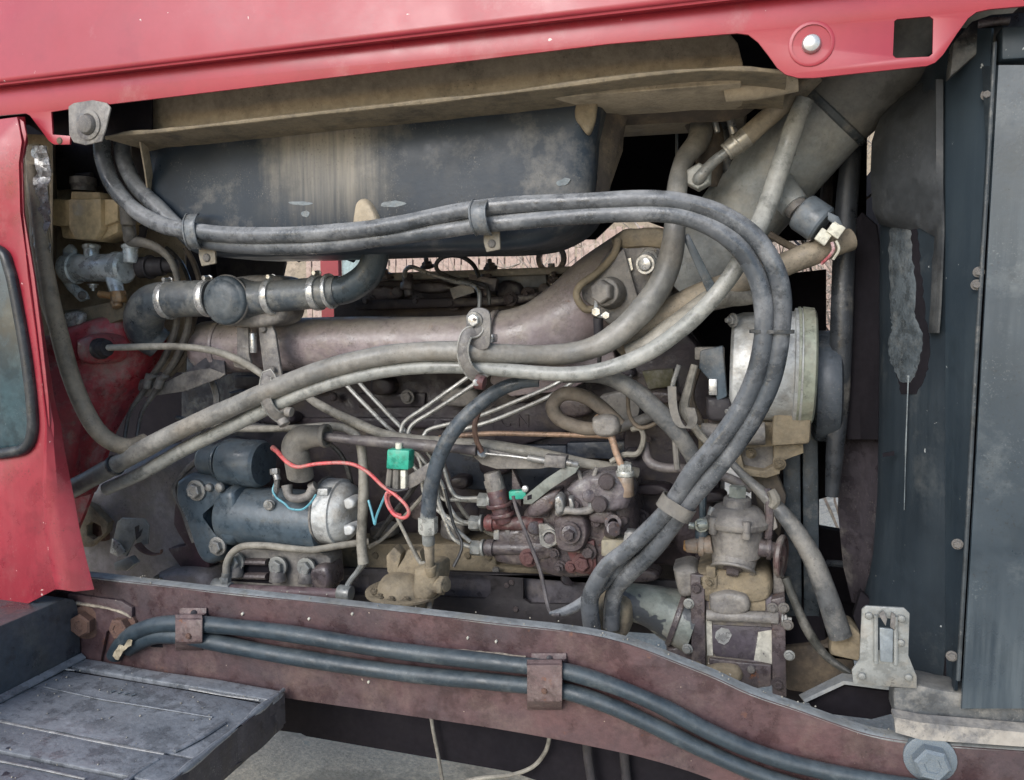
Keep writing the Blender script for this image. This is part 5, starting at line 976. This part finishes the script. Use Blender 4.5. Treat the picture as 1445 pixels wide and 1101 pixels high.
one(M().tube(ub[:26] + [(858, 798, .15), (840, 826, .155), (832, 850, .16), (836, 890, .17)], rr(ub[:26]) + [12.5, 12.5, 12.5, 12.5], 18, 6, wob=.06), "looped_hose", HOSE, "inner black hose of the pair, inside the big loop beside the alternator", "hose", UG)
one(M().tube([(905, 760, .17), (880, 792, .17), (850, 825, .17), (825, 848, .17), (800, 862, .17), (776, 866, .17)], [9, 9, 9, 8, 7, 3], 12), "drain_hose", HOSE, "thinner grey hose branching left behind the hose pair onto the rail", "hose")
# ties and bands
def sleeve(lab, p, axis, r, h, m_, nm="hose_tie", cat_="tie", sx=2.0):
    pp = V(p); x, y, a = frame(axis); side = a.cross(Vector((0, 1, 0))).normalized(); m = M()
    for f in (1,):
        ro = u(pp, r); rings = []
        for t, s in ((-h / 2, .96), (-h / 2, 1.04), (h / 2, 1.04), (h / 2, .96), (-h / 2, .96)):
            ring = []
            for i in range(32):
                an = 2 * math.pi * i / 32; c, q = math.cos(an), math.sin(an)
                ring.append(pp + a * u(pp, t) + side * (c * ro + math.copysign(1, c) * ro * (sx - 1) * (1 if abs(c) > .02 else 0)) * s + Vector((0, 1, 0)) * q * ro * s)
            rings.append(ring)
        m.rings(rings, False, False)
    return one(m, nm, m_, lab, cat_)
sleeve("thin black cable tie round both hoses at the right side of the loop", (1089, 468, .078), (0, 0, 1), 15, 5, mat("black_tie", (.03, .035, .04), rough=.5, sc=20, dust=.15), sx=1.95)
sleeve("wide grey rubber band gripping both hoses above the lower pump outlet", (954, 716, .118), (.55, 0, 1), 17, 20, RUBB, "rubber_band", "band", sx=1.5)
# saddle clamps on the upper pair
for x, y, Y, w_, lab, br2 in ((270, 326, .068, 9, "worn steel saddle clamp at the hose bend under the tan flange", (292, 350)), (677, 306, .05, 11, "worn steel saddle clamp on the hose pair under the middle of the pan", (694, 330))):
    t = T("saddle_clamp", lab, "clamp", (x, y + 30, Y), "saddle clamps on the upper hose pair")
    pts = [(x + 3, y - 24, Y + .03), (x, y - 22, Y - .01), (x - 4, y - 10, Y - .024), (x - 2, y + 8, Y - .024), (x + 2, y + 20, Y - .014), (x + 6, y + 26, Y + .01)]
    W = [V(p_) for p_ in pts]; cc = cat([tuple(p_) for p_ in W], 4)
    M().sheet([[Vector(c) + Vector((-u(W[0], w_), 0, 0)), Vector(c) + Vector((-u(W[0], w_ * .3), -.002, 0)), Vector(c) + Vector((u(W[0], w_ * .3), -.002, 0)), Vector(c) + Vector((u(W[0], w_), 0, 0))] for c in cc], .003).out("band", mat("worn_slate_clamp", (.13, .15, .165), (.10, .11, .12), rough=.5, sc=14, dust=.3, up=.4), t, sharp=60)
    for dx in (-w_, w_): M().tube([Vector(c) + Vector((u(W[0], dx), -.001, 0)) for c in cc], .0022, 6, 1, world=True).out("band_edge", mat("worn_slate_clamp", ()), t)
    M().plate([(br2[0] - 12, br2[1] - 12), (br2[0] + 10, br2[1] - 12), (br2[0] + 12, br2[1] + 22), (br2[0] - 8, br2[1] + 26), (br2[0] - 12, br2[1] + 12)], Y + .02, .006).out("tab", mat("tan_steel_tab", (.25, .215, .16), rough=.6, dust=.3, sc=14), t, .002)
    bolt(t, (br2[0], br2[1] + 14, Y + .02), 6, m=CASTG, kind='dome')
# ================================================================== lower crossing pair
LG = "dusty hoses crossing the engine from lower rear to upper front"
la = [(60, 712, .10), (105, 688, .10), (160, 658, .095), (240, 614, .09), (320, 578, .085), (400, 543, .085), (470, 518, .085), (540, 502, .085), (600, 496, .085), (660, 496, .09), (730, 500, .12), (795, 500, .15), (850, 485, .16), (895, 450, .17), (930, 405, .18), (947, 360, .19), (953, 310, .2), (956, 262, .22), (966, 225, .25), (985, 200, .28), (992, 172, .32)]
lr_ = [13, 13, 13, 13, 13.5, 14, 14, 14, 14, 14, 14, 15, 16, 17.5, 18, 17, 15, 14, 14, 16, 18]
one(M().tube(la, lr_, 18, 6, wob=.08), "crossing_hose", mat("grey_to_tan_hose", (.12, .125, .122), (.20, .175, .14), grime=.3, rough=.5, dust=.32, dc=(.36, .345, .31), up=.75, sc=6, bump=.3), "thick dusty hose rising from the red corner, sagging, then climbing beside the thermostat casting", "hose", LG)
lb_ = [(150, 690, .14), (200, 668, .13), (260, 634, .12), (330, 600, .11), (400, 566, .10), (470, 540, .095), (540, 524, .095), (600, 518, .095), (660, 518, .10), (730, 524, .11), (795, 528, .12), (850, 522, .125), (910, 500, .13), (960, 466, .13), (1000, 428, .13), (1032, 388, .135), (1060, 340, .15), (1085, 285, .19), (1105, 225, .20), (1122, 175, .20), (1136, 140, .20)]
one(M().tube(lb_, [9, 9.5, 10, 10, 10, 10, 10, 10, 10, 10, 10.5, 11, 11.5, 12, 12, 12, 13, 14, 14, 14, 13], 18, 6, wob=.04), "crossing_hose", HOSEL, "slimmer pale grey hose below the thick one, climbing to the red bracket tip", "hose", LG)
one(M().ringo((162, 657, .095), (1, 0, .5), 15, 3, 6), "hose_tie", mat("black_tie", ()), "black tie with a pin round the thick hose near the red corner", "tie")
# clamps on the lower pair
def pclamp(lab, x, y, Y, topx, topy, bolt_m, r=26):
    t = T("hose_clamp", lab, "clamp", (x, y + 30, Y), "looped steel clamps round the lower hose pair")
    pts = [(topx, topy, Y - .0), (topx - 2, topy + 25, Y - .012), (x - 6, y - 28, Y - .022), (x - 12, y - 5, Y - .026), (x - 6, y + 18, Y - .022), (x + 8, y + 32, Y - .006), (x + 22, y + 34, Y + .01)]
    W = [V(p_) for p_ in pts]; cc = [Vector(c) for c in cat([tuple(p_) for p_ in W], 5)]; rows = []
    for i, c in enumerate(cc):
        tdir = (cc[min(i + 1, len(cc) - 1)] - cc[max(i - 1, 0)]).normalized(); sd = tdir.cross(Vector((0, 1, 0))).normalized(); w2 = u(c, 8)
        rows.append([c - sd * w2, c - sd * w2 * .5 - Vector((0, .003, 0)), c + sd * w2 * .5 - Vector((0, .003, 0)), c + sd * w2])
    M().sheet(rows, .003).out("band", CASTG, t, sharp=60)
    for k_ in (0, 3): M().tube([r_[k_] for r_ in rows], .002, 6, 1, world=True).out("band_edge", mat("pale_worn_edge", (.30, .29, .26), rough=.5, sc=20, dust=.3), t)
    return t
t = pclamp("looped steel clamp with domed bolt gripping both hoses before the manifold pipe", 665, 500, .09, 676, 440, BRIGHT)
M().plate(cat([(657, 446), (664, 437), (676, 434), (688, 438), (692, 448), (692, 470), (688, 492), (666, 492), (658, 470), (657, 446)], 3)[:-1], .078, .008).out("ear", CASTG, t, .003)
M().cyl((670, 451, .078), (669, 452, .074), 12).out("washer", STEEL, t); M().hexn((669, 452, .075), OUT, 9, 7).out("bolt_head", BRIGHT, t, .001); M().box(667, 449, 672, 453, .0655, .002, 30).out("slot", CASTD, t)
M().box(684, 472, 696, 484, .16, .03).out("bright_nut", BRIGHT, t, .003)
M().cyl((672, 538, .08), (684, 541, .08), 11, 10).out("stained_nut", REDOX, t); M().cyl((672, 540, .072), (672, 540, .066), 5).out("bolt_end", STEEL, t)
t = pclamp("dull looped steel clamp round both hoses below the longer flat strap", 385, 556, .10, 392, 530, CASTG)
bolt(t, (384, 522, .205), 5, m=CASTG, kind='dome'); M().cyl((398, 592, .1), (402, 600, .098), 8).out("bolt_end", CASTG, t); M().cyl((404, 580, .1), (412, 582, .1), 7).out("nut", CASTG, t)
# ================================================================== tan drain hose at the fender
one(M().tube([(45, 235, .06), (54, 300, .05), (62, 360, .04), (72, 420, .04), (86, 480, .05), (100, 530, .055), (118, 575, .06), (138, 608, .065), (162, 626, .08), (186, 630, .10), (206, 622, .13)], [8, 9, 10, 11, 12, 12, 12, 12, 12, 12, 11], 14), "drain_hose", HOSET, "tan hose running down the inside edge of the red corner panel", "hose")
# ================================================================== big intake duct
dt = T("intake_duct", "large tapering grey duct slanting up to the right under the red panel", "duct", (1120, 320, .35))
M().tube([(960, 395, .42), (1010, 345, .40), (1060, 285, .37), (1110, 225, .34), (1170, 160, .31), (1185, 145, .305)], [52, 56, 60, 62, 62, 62], 32).out("tube", DUCT, dt)
M().tube([(1168, 160, .31), (1200, 128, .30), (1260, 75, .28), (1330, 10, .26), (1380, -40, .25)], [63, 66, 70, 74, 76], 32).out("rubber_sleeve", mat("grey_duct_rubber", (.17, .165, .15), (.13, .13, .12), rough=.6, dust=.35, dc=(.27, .25, .21), sc=5), dt)
M().ringo((1172, 157, .31), (P(1200, 128, .30) - P(1168, 160, .31)), 66, 5, 12, 40).out("band_clamp", mat("worn_slate_band", (.085, .10, .11), rough=.5, sc=12, dust=.3), dt)
M().cyl((1098, 262, .27), (1122, 292, .25), 23, 20).out("sensor_boss", DUCT, dt)
M().cyl((1120, 290, .25), (1128, 298, .245), 17).out("thread", CASTG, dt)
sn = T("duct_sensor", "slate grey round sensor with two cream connector blades on the duct", "sensor", (1150, 340, .24))
a, b = P(1128, 296, .242), P(1166, 322, .232)
M().lathe(a, b - a, [(0, u(a, 18)), (.004, u(a, 25)), (.010, u(a, 27)), (.046, u(a, 27)), (.05, u(a, 24))], 28).out("body", mat("slate_sensor_plastic", (.14, .165, .185), (.11, .13, .15), rough=.5, sc=9, dust=.25), sn)
M().plate([(1168, 298), (1184, 306), (1190, 318), (1182, 320), (1168, 310)], .205, .01).out("socket_lip", mat("slate_sensor_plastic", ()), sn, .002)
M().box(1153, 324, 1171, 344, .21, .014, 35).out("connector", WHITE, sn, .002); M().box(1170, 314, 1190, 334, .205, .014, 35).out("connector", WHITE, sn, .002)
M().tube([(1174, 342, .215), (1176, 352, .22), (1170, 362, .23), (1160, 372, .25)], 2.4, 6).out("wire", mat("red_white_wire", (.55, .12, .14), (.6, .45, .45), rough=.5, sc=60, bump=.05), sn)
M().tube([(1180, 340, .215), (1184, 352, .22), (1176, 366, .23)], 2, 6).out("wire", WHITE, sn)
# banjo hose to the left of the duct
bz = T("banjo_hose", "dusty hose ending in a silver ferrule and hexagonal banjo nut", "hose", (990, 260, .25))
M().tube([(1150, 105, .22), (1120, 135, .22), (1085, 165, .22), (1050, 196, .22)], [14, 14, 14, 14], 16).out("hose", HOSET, bz)
M().tube([(1054, 193, .22), (1034, 208, .22), (1026, 214, .22)], [15, 14, 12], 16).ringo((1040, 203, .22), (-1, 0, -.75), 16, 3, 4).ringo((1026, 214, .22), (-1, 0, -.75), 13, 3, 4).out("ferrule", mat("dusty_bright_ferrule", (.45, .43, .37), (.32, .29, .24), rough=.35, metal=.5, sc=20, dust=.25), bz)
M().tube([(1028, 213, .22), (1010, 226, .22), (996, 240, .215), (988, 250, .215), (984, 256, .225)], [7, 7.5, 8, 9, 9], 14).out("metal_tail", ZINC, bz)
M().hexn((987, 252, .245), OUT, 19, 22).ringo((987, 252, .228), OUT, 12, 3, 4).out("banjo_nut", mat("pale_hex", (.36, .37, .33), (.3, .3, .27), rough=.5, sc=16, dust=.3), bz, .0015)
# brown elbow and fittings behind
M_ = M().tube([(970, 140, .36), (985, 165, .34), (1000, 190, .33), (1002, 225, .33), (1000, 262, .34)], [20, 22, 22, 20, 18], 16)
one(M_, "elbow_hose", BRN, "brown dusty elbow hose behind the hexagonal banjo nut", "hose")
one(M().cyl((1008, 165, .30), (1012, 187, .30), 4).cyl((1030, 165, .30), (1036, 190, .30), 6), "bright_pins", BRIGHT, "two bright metal pins beside the brown elbow hose", "fitting")
one(M().tube([(1020, 160, .33), (1022, 200, .33), (1030, 250, .33), (1028, 300, .34)], 9, 10), "dark_pipe", mat("dark_slate_pipe", (.06, .065, .07), rough=.5, sc=10, dust=.25), "dark slate pipe between banjo nut and duct", "pipe")
one(M().tube([(955, 168, .5), (955, 240, .5)], 2, 6), "steel_rod", ZINC, "thin vertical steel rod in the dark opening beside the pan", "rod")
# dusty pipes behind the loop
one(M().tube([(872, 492, .22), (905, 466, .22), (950, 436, .225), (1000, 412, .23), (1050, 395, .24), (1105, 374, .25), (1160, 352, .26), (1200, 338, .28)], [16, 17, 18, 17, 17, 17, 17, 16], 16, wob=.06), "coolant_pipe", HOSET, "thick tan-dusted pipe climbing right behind the big hose loop", "pipe")
one(M().tube([(885, 498, .20), (915, 486, .20), (950, 462, .205), (985, 436, .21), (1010, 420, .22), (1060, 418, .25), (1110, 400, .27)], [12, 15, 17, 16, 14, 12, 12], 16, wob=.1), "coolant_pipe", HOSEG, "shorter dusty pipe tucked under the thick tan one", "pipe")
one(M().plate([(962, 332), (972, 330), (1012, 408), (1010, 422), (1000, 418)], .20, .006), "stay_strut", mat("slate_strut", (.075, .095, .11), rough=.5, sc=9, dust=.2), "narrow slate flat strut slanting down through the hose loop", "strut", bev=.001)
one(M().plate([(920, 335), (1080, 320), (1090, 420), (1000, 440), (960, 420), (930, 400)], .40, .02).rough(.002, 20, 1), "mounting_casting", mat("dark_brown_casting", (.06, .055, .055), (.09, .075, .06), rough=.7, sc=5, dust=.3), "dark casting behind the hose loop under the duct", "engine part", bev=.004)
one(M().tube([(1085, 330, .28), (1110, 345, .28), (1140, 358, .27), (1160, 354, .26)], 5, 8), "thin_hose", BRN, "thin brown hose running under the duct sensor", "hose")
# ================================================================== tangle left of alternator
one(M().tube([(875, 600, .24), (852, 578, .235), (825, 560, .23), (796, 556, .23), (780, 572, .23), (790, 592, .235), (822, 604, .24), (850, 604, .245), (862, 596, .25)], [9, 10, 10, 10, 10, 10, 10, 9, 9], 12, wob=.1), "looped_cable", mat("brown_dust_cable", (.14, .115, .09), (.10, .085, .07), rough=.8, sc=12, dust=.4, dc=(.21, .175, .135), up=.3), "brown dusty cable curled in a loop above the injection pump", "cable")
M_ = M().pillow([(836, 590), (852, 584), (872, 590), (872, 612), (852, 616), (838, 608)], .225, .015, .03).rough(.003, 60, 1)
one(M_, "tape_binding", CASTG, "crusty tape binding at the end of the looped brown cable", "binding")
one(M().tube([(795, 530, .16), (850, 530, .17), (890, 548, .18), (925, 578, .19), (955, 610, .2), (975, 640, .21), (985, 662, .22)], [11, 12, 13, 14, 13, 12, 11], 14), "grey_hose", mat("dusk_grey_hose", (.075, .08, .085), (.11, .11, .105), rough=.6, sc=9, dust=.35, up=.4), "dark grey hose slanting down from the sagging hoses toward the loop", "hose")
one(M().tube([(958, 515, .2), (950, 540, .2), (946, 560, .2)], 3.5, 8), "steel_wire", STEEL, "short bright wire above the small strap loop", "wire")
st_ = M().sheet([[Vector(c) + Vector((0, 0, 0)), Vector(c) + Vector((u(Vector(c), 12), -.004, 0))] for c in cat([tuple(P(*q)) for q in ((942, 545, .19), (944, 575, .185), (952, 598, .18), (965, 604, .175), (972, 592, .17), (968, 575, .17))], 5)], .003)
one(st_, "strap_loop", RUBB, "small dusty strap loop hanging beside the dark grey hose", "strap")
one(M().tube([(980, 515, .24), (972, 545, .235), (966, 580, .23), (985, 610, .22), (998, 625, .21)], [5, 6, 7, 6, 5], 8), "wire_bundle", HOSEG, "dusty wire bundle between strap loop and alternator", "cable")
one(M().tube([(886, 555, .26), (888, 585, .25), (900, 602, .24), (915, 602, .235), (935, 592, .23)], 3, 8), "thin_cable", BRN, "thin brown cable hooked below the dark grey hose", "cable")
one(M().tube([(862, 652, .25), (880, 642, .25), (900, 640, .25), (908, 620, .25), (904, 605, .25), (892, 606, .26)], 4, 8), "thin_cable", HOSEG, "thin grey cable curling behind the white hex bolt", "cable")
one(M().tube([(910, 625, .27), (915, 650, .26), (935, 660, .25), (970, 662, .25), (1020, 672, .26), (1060, 690, .27)], [6, 7, 7, 7, 7, 7], 10), "vacuum_hose", HOSEP, "grey hose dipping behind the lower run of the hose loop", "hose")
one(M().tube([(952, 610, .2), (954, 640, .2), (956, 662, .2)], 4.5, 8), "strap_tail", RUBB, "straight tail hanging under the small strap loop", "strap")
# right-hand hoses down to the front
one(M().tube([(1020, 640, .27), (1050, 672, .26), (1080, 700, .25), (1115, 738, .24), (1145, 785, .235), (1165, 835, .23), (1180, 880, .23), (1186, 898, .23)], [5, 6, 9, 12, 14, 15, 16, 16], 16), "lower_hose", mat("dusk_grey_hose", ()), "thick dark grey hose descending in front of the drive belts", "hose")
one(M().tube([(1108, 815, .23), (1122, 850, .225), (1140, 890, .22), (1165, 925, .22), (1200, 950, .21)], [6, 6, 7, 6, 5], 10), "breather_hose", mat("dark_brown_hose", (.055, .055, .048), rough=.6, sc=9, dust=.25), "thin dark hose curving down from the rusty disc to the latch bracket", "hose")
one(M().tube([(1082, 690, .25), (1086, 720, .24), (1084, 760, .24)], 6, 8), "short_pipe", CASTD, "short dark pipe right of the filter lid", "pipe")
one(M().tube([(1088, 692, .24), (1094, 706, .235), (1088, 716, .235)], [6, 8, 5], 8), "hose_joint", HOSEG, "lumpy joint where hoses meet above the filter lid", "fitting")
# hanging wires under the rail
one(M().tube([(608, 1010, .10), (612, 1035, .10), (618, 1065, .10), (626, 1110, .10)], 2.6, 8), "hanging_wire", HOSEG, "thin wire hanging straight beneath the rail against the dark channel", "wire")
one(M().tube([(776, 1036, .10), (770, 1060, .10), (752, 1082, .10), (720, 1094, .10), (680, 1098, .10), (640, 1106, .10)], 3, 8), "hanging_wire", HOSEG, "thin wire drooping in a curve below the middle hose strap", "wire")
one(M().tube([(828, 1040, .09), (830, 1070, .09), (838, 1120, .09)], 7, 10), "hanging_hose", DRK, "dull hose end hanging below the rail, left of two", "hose")
one(M().tube([(880, 1052, .1), (882, 1080, .1), (886, 1120, .1)], 7, 10), "hanging_hose", DRK, "dull hose end hanging below the rail, right of two", "hose")
# ================================================================== small castings, bolts and fittings that crowd the block
rd = random.Random(11)
def cl(x, y, Y, k, par, m_=None):
    m_ = m_ or rd.choice([BLOCK, CASTD, CASTG])
    if k == 0: bolt(par, (x, y, Y), rd.uniform(5, 8), m=m_, kind=rd.choice(['hex', 'nut', 'dome']))
    elif k == 1: M().cyl((x, y, Y), (x + rd.uniform(-3, 3), y, Y - .02), rd.uniform(7, 12)).out("boss", m_, par)
    else:
        w_, h_ = rd.uniform(12, 30), rd.uniform(8, 18)
        M().pillow([(x - w_, y - h_ * .6), (x - w_ * .3, y - h_), (x + w_ * .8, y - h_ * .7), (x + w_, y + h_ * .5), (x + w_ * .1, y + h_), (x - w_ * .9, y + h_ * .6)], Y, .015, .03, 4, .3).rough(.002, 45, 1).out("casting_lump", m_, par)
for x, y, Y, k in ((430, 540, .47, 2), (470, 560, .47, 0), (540, 545, .47, 2), (575, 560, .47, 0), (620, 600, .47, 1), (650, 560, .47, 2), (735, 555, .47, 0),
                   (812, 575, .46, 2), (700, 655, .44, 2), (650, 680, .44, 2), (665, 720, .42, 1), (600, 720, .44, 2), (540, 750, .44, 2), (735, 640, .44, 0), (640, 745, .42, 2),
                   (350, 560, .47, 2), (365, 600, .46, 0), (395, 590, .46, 2), (890, 640, .39, 1), (920, 690, .37, 2), (905, 730, .36, 0), (930, 760, .36, 2),
                   (915, 620, .38, 0), (965, 600, .37, 2), (880, 525, .39, 2), (935, 560, .37, 2), (1000, 700, .37, 2), (905, 810, .34, 2), (700, 805, .38, 0), (800, 815, .38, 1)):
    cl(x, y, Y, k, en)
for x, y in ((500, 782), (530, 784), (660, 784), (690, 786), (720, 818), (470, 786)): bolt(en, (x, y, .399), 5, m=CASTT, kind='dome')
for x, y, Y, k in ((560, 412, .49, 1), (610, 406, .49, 2), (655, 415, .49, 1), (720, 412, .49, 2), (770, 408, .49, 1), (810, 400, .48, 2), (540, 415, .49, 2), (680, 425, .46, 0), (765, 418, .45, 0), (720, 422, .45, 0)):
    cl(x, y, Y, k, hd, rd.choice([BLOCK, CASTD]))
for x, y, Y, k in ((752, 745, .26, 1), (790, 800, .25, 0), (842, 738, .24, 0), (850, 728, .24, 2), (880, 735, .25, 0), (872, 700, .235, 0), (760, 775, .26, 2), (830, 700, .235, 1), (812, 712, .22, 0), (745, 760, .26, 0), (856, 800, .27, 2)): cl(x, y, Y, k, ip, CASTD)
for x, y, Y in ((700, 753, .27), (735, 752, .27), (716, 757, .27)): M().box(x - 4, y - 9, x + 4, y + 9, Y - .02, .02).out("lug", rd.choice([CASTD, STEEL, CASTG]), ip, .002)
for x, y, Y, k in ((1002, 820, .24, 0), (1075, 830, .25, 0), (1030, 850, .24, 2), (1060, 945, .24, 0), (1020, 950, .24, 2), (983, 830, .235, 0), (984, 940, .235, 0), (1098, 965, .24, 0)): cl(x, y, Y, k, dp, rd.choice([CASTG, CASTD, CASTT]))
for x, y, Y, k in ((1060, 640, .30, 0), (1112, 612, .288, 0), (1008, 625, .288, 0), (1100, 655, .288, 0)): cl(x, y, Y, k, ab, CASTT)
# extra thin lines in the bay
XT = [
 ("thin_pipe", "thin dark pipe crossing behind the starter solenoid", "pipe", LOOPS, [(250, 590, .33), (300, 598, .31), (360, 600, .30), (430, 612, .30), (480, 640, .31), (500, 700, .33)], 3.5),
 ("thin_pipe", "thin slate pipe rising left of the filter bowl behind the hose band", "pipe", mat("dull_blue_tube", ()), [(992, 735, .29), (992, 700, .29), (996, 660, .3)], 5),
 ("thin_cable", "thin dark cable slanting from under the relay to the ledge", "cable", LOOPS, [(600, 665, .3), (575, 700, .3), (548, 735, .3), (530, 760, .3)], 4),
 ("thin_cable", "thin grey cable between the relay wires and starter cap", "cable", HOSEG, [(606, 690, .31), (570, 730, .31), (540, 760, .31), (520, 772, .3)], 3),
 ("thin_cable", "thin dark cable hanging behind the injection pipes to the lift pump", "cable", LOOPS, [(628, 690, .24), (640, 740, .23), (652, 770, .22), (640, 800, .2)], 2.4),
 ("thin_pipe", "dull pipe curving behind the metal injection pipes under the pump outlets", "pipe", HOSEG, [(640, 700, .30), (660, 730, .30), (690, 752, .30), (710, 756, .3)], 3.2),
 ("thin_cable", "thin black cable sagging behind the manifold bolt and grey hose", "cable", LOOPS, [(846, 500, .27), (848, 525, .27), (870, 540, .27), (892, 530, .27)], 3),
 ("thin_pipe", "brown pipe dropping left of the alternator bracket", "pipe", BRN, [(985, 520, .3), (975, 560, .3), (990, 600, .3), (1000, 640, .3), (990, 690, .3)], 5),
 ("thin_cable", "thin cable arching between brake cylinder and coolant elbow", "cable", LOOPS, [(235, 350, .3), (255, 370, .29), (268, 400, .28), (272, 430, .27)], 3),
 ("thin_cable", "dusty cable descending from the pan past the coolant tee", "cable", BRN, [(262, 350, .28), (275, 375, .28), (282, 405, .28), (276, 440, .28), (262, 500, .28), (240, 530, .28)], 4),
 ("bay_pipe", "short curved bracket pipe under the left end of the manifold", "pipe", CASTG, [(296, 530, .34), (306, 560, .33), (300, 590, .32), (282, 605, .31)], 5),
]
for nm, lab, ct, m_, pts, r in XT: one(M().tube(pts, r, 8), nm, m_, lab, ct)
sb = M().tube([(420, 366, 1.2), (455, 352, 1.2), (500, 366, 1.2)], 5, 8)
one(sb, "steering_rod", VDRK, "dark curved rod glimpsed in the gap above the coolant hose", "rod")
# dirt, scraps and dust lumps lying on flat tops
dl = M()
for k in range(60):
    t_ = rd.random(); i = int(t_ * (len(TW_) - 1)); p = TW_[i].lerp(TW_[min(i + 1, len(TW_) - 1)], rd.random()) + Vector((0, rd.uniform(.002, .04), .002))
    s_ = rd.uniform(.0006, .0018); bmesh.ops.create_icosphere(dl.bm, subdivisions=1, radius=s_, matrix=Matrix.Translation(p))
for k in range(120):
    y = -rd.uniform(.02, .5); x = X1 - rd.uniform(.01, .6); s_ = rd.uniform(.0006, .002)
    bmesh.ops.create_icosphere(dl.bm, subdivisions=1, radius=s_, matrix=Matrix.Translation((x, y, sz)))
o = dl.out("dirt_grains", mat("pale_dirt_grain", (.40, .37, .31), (.28, .25, .2), rough=.9, sc=40), None, sharp=80); o['kind'] = 'stuff'; o['label'] = "pale dirt grains scattered on the rail top and step tread"; o['category'] = "dirt"
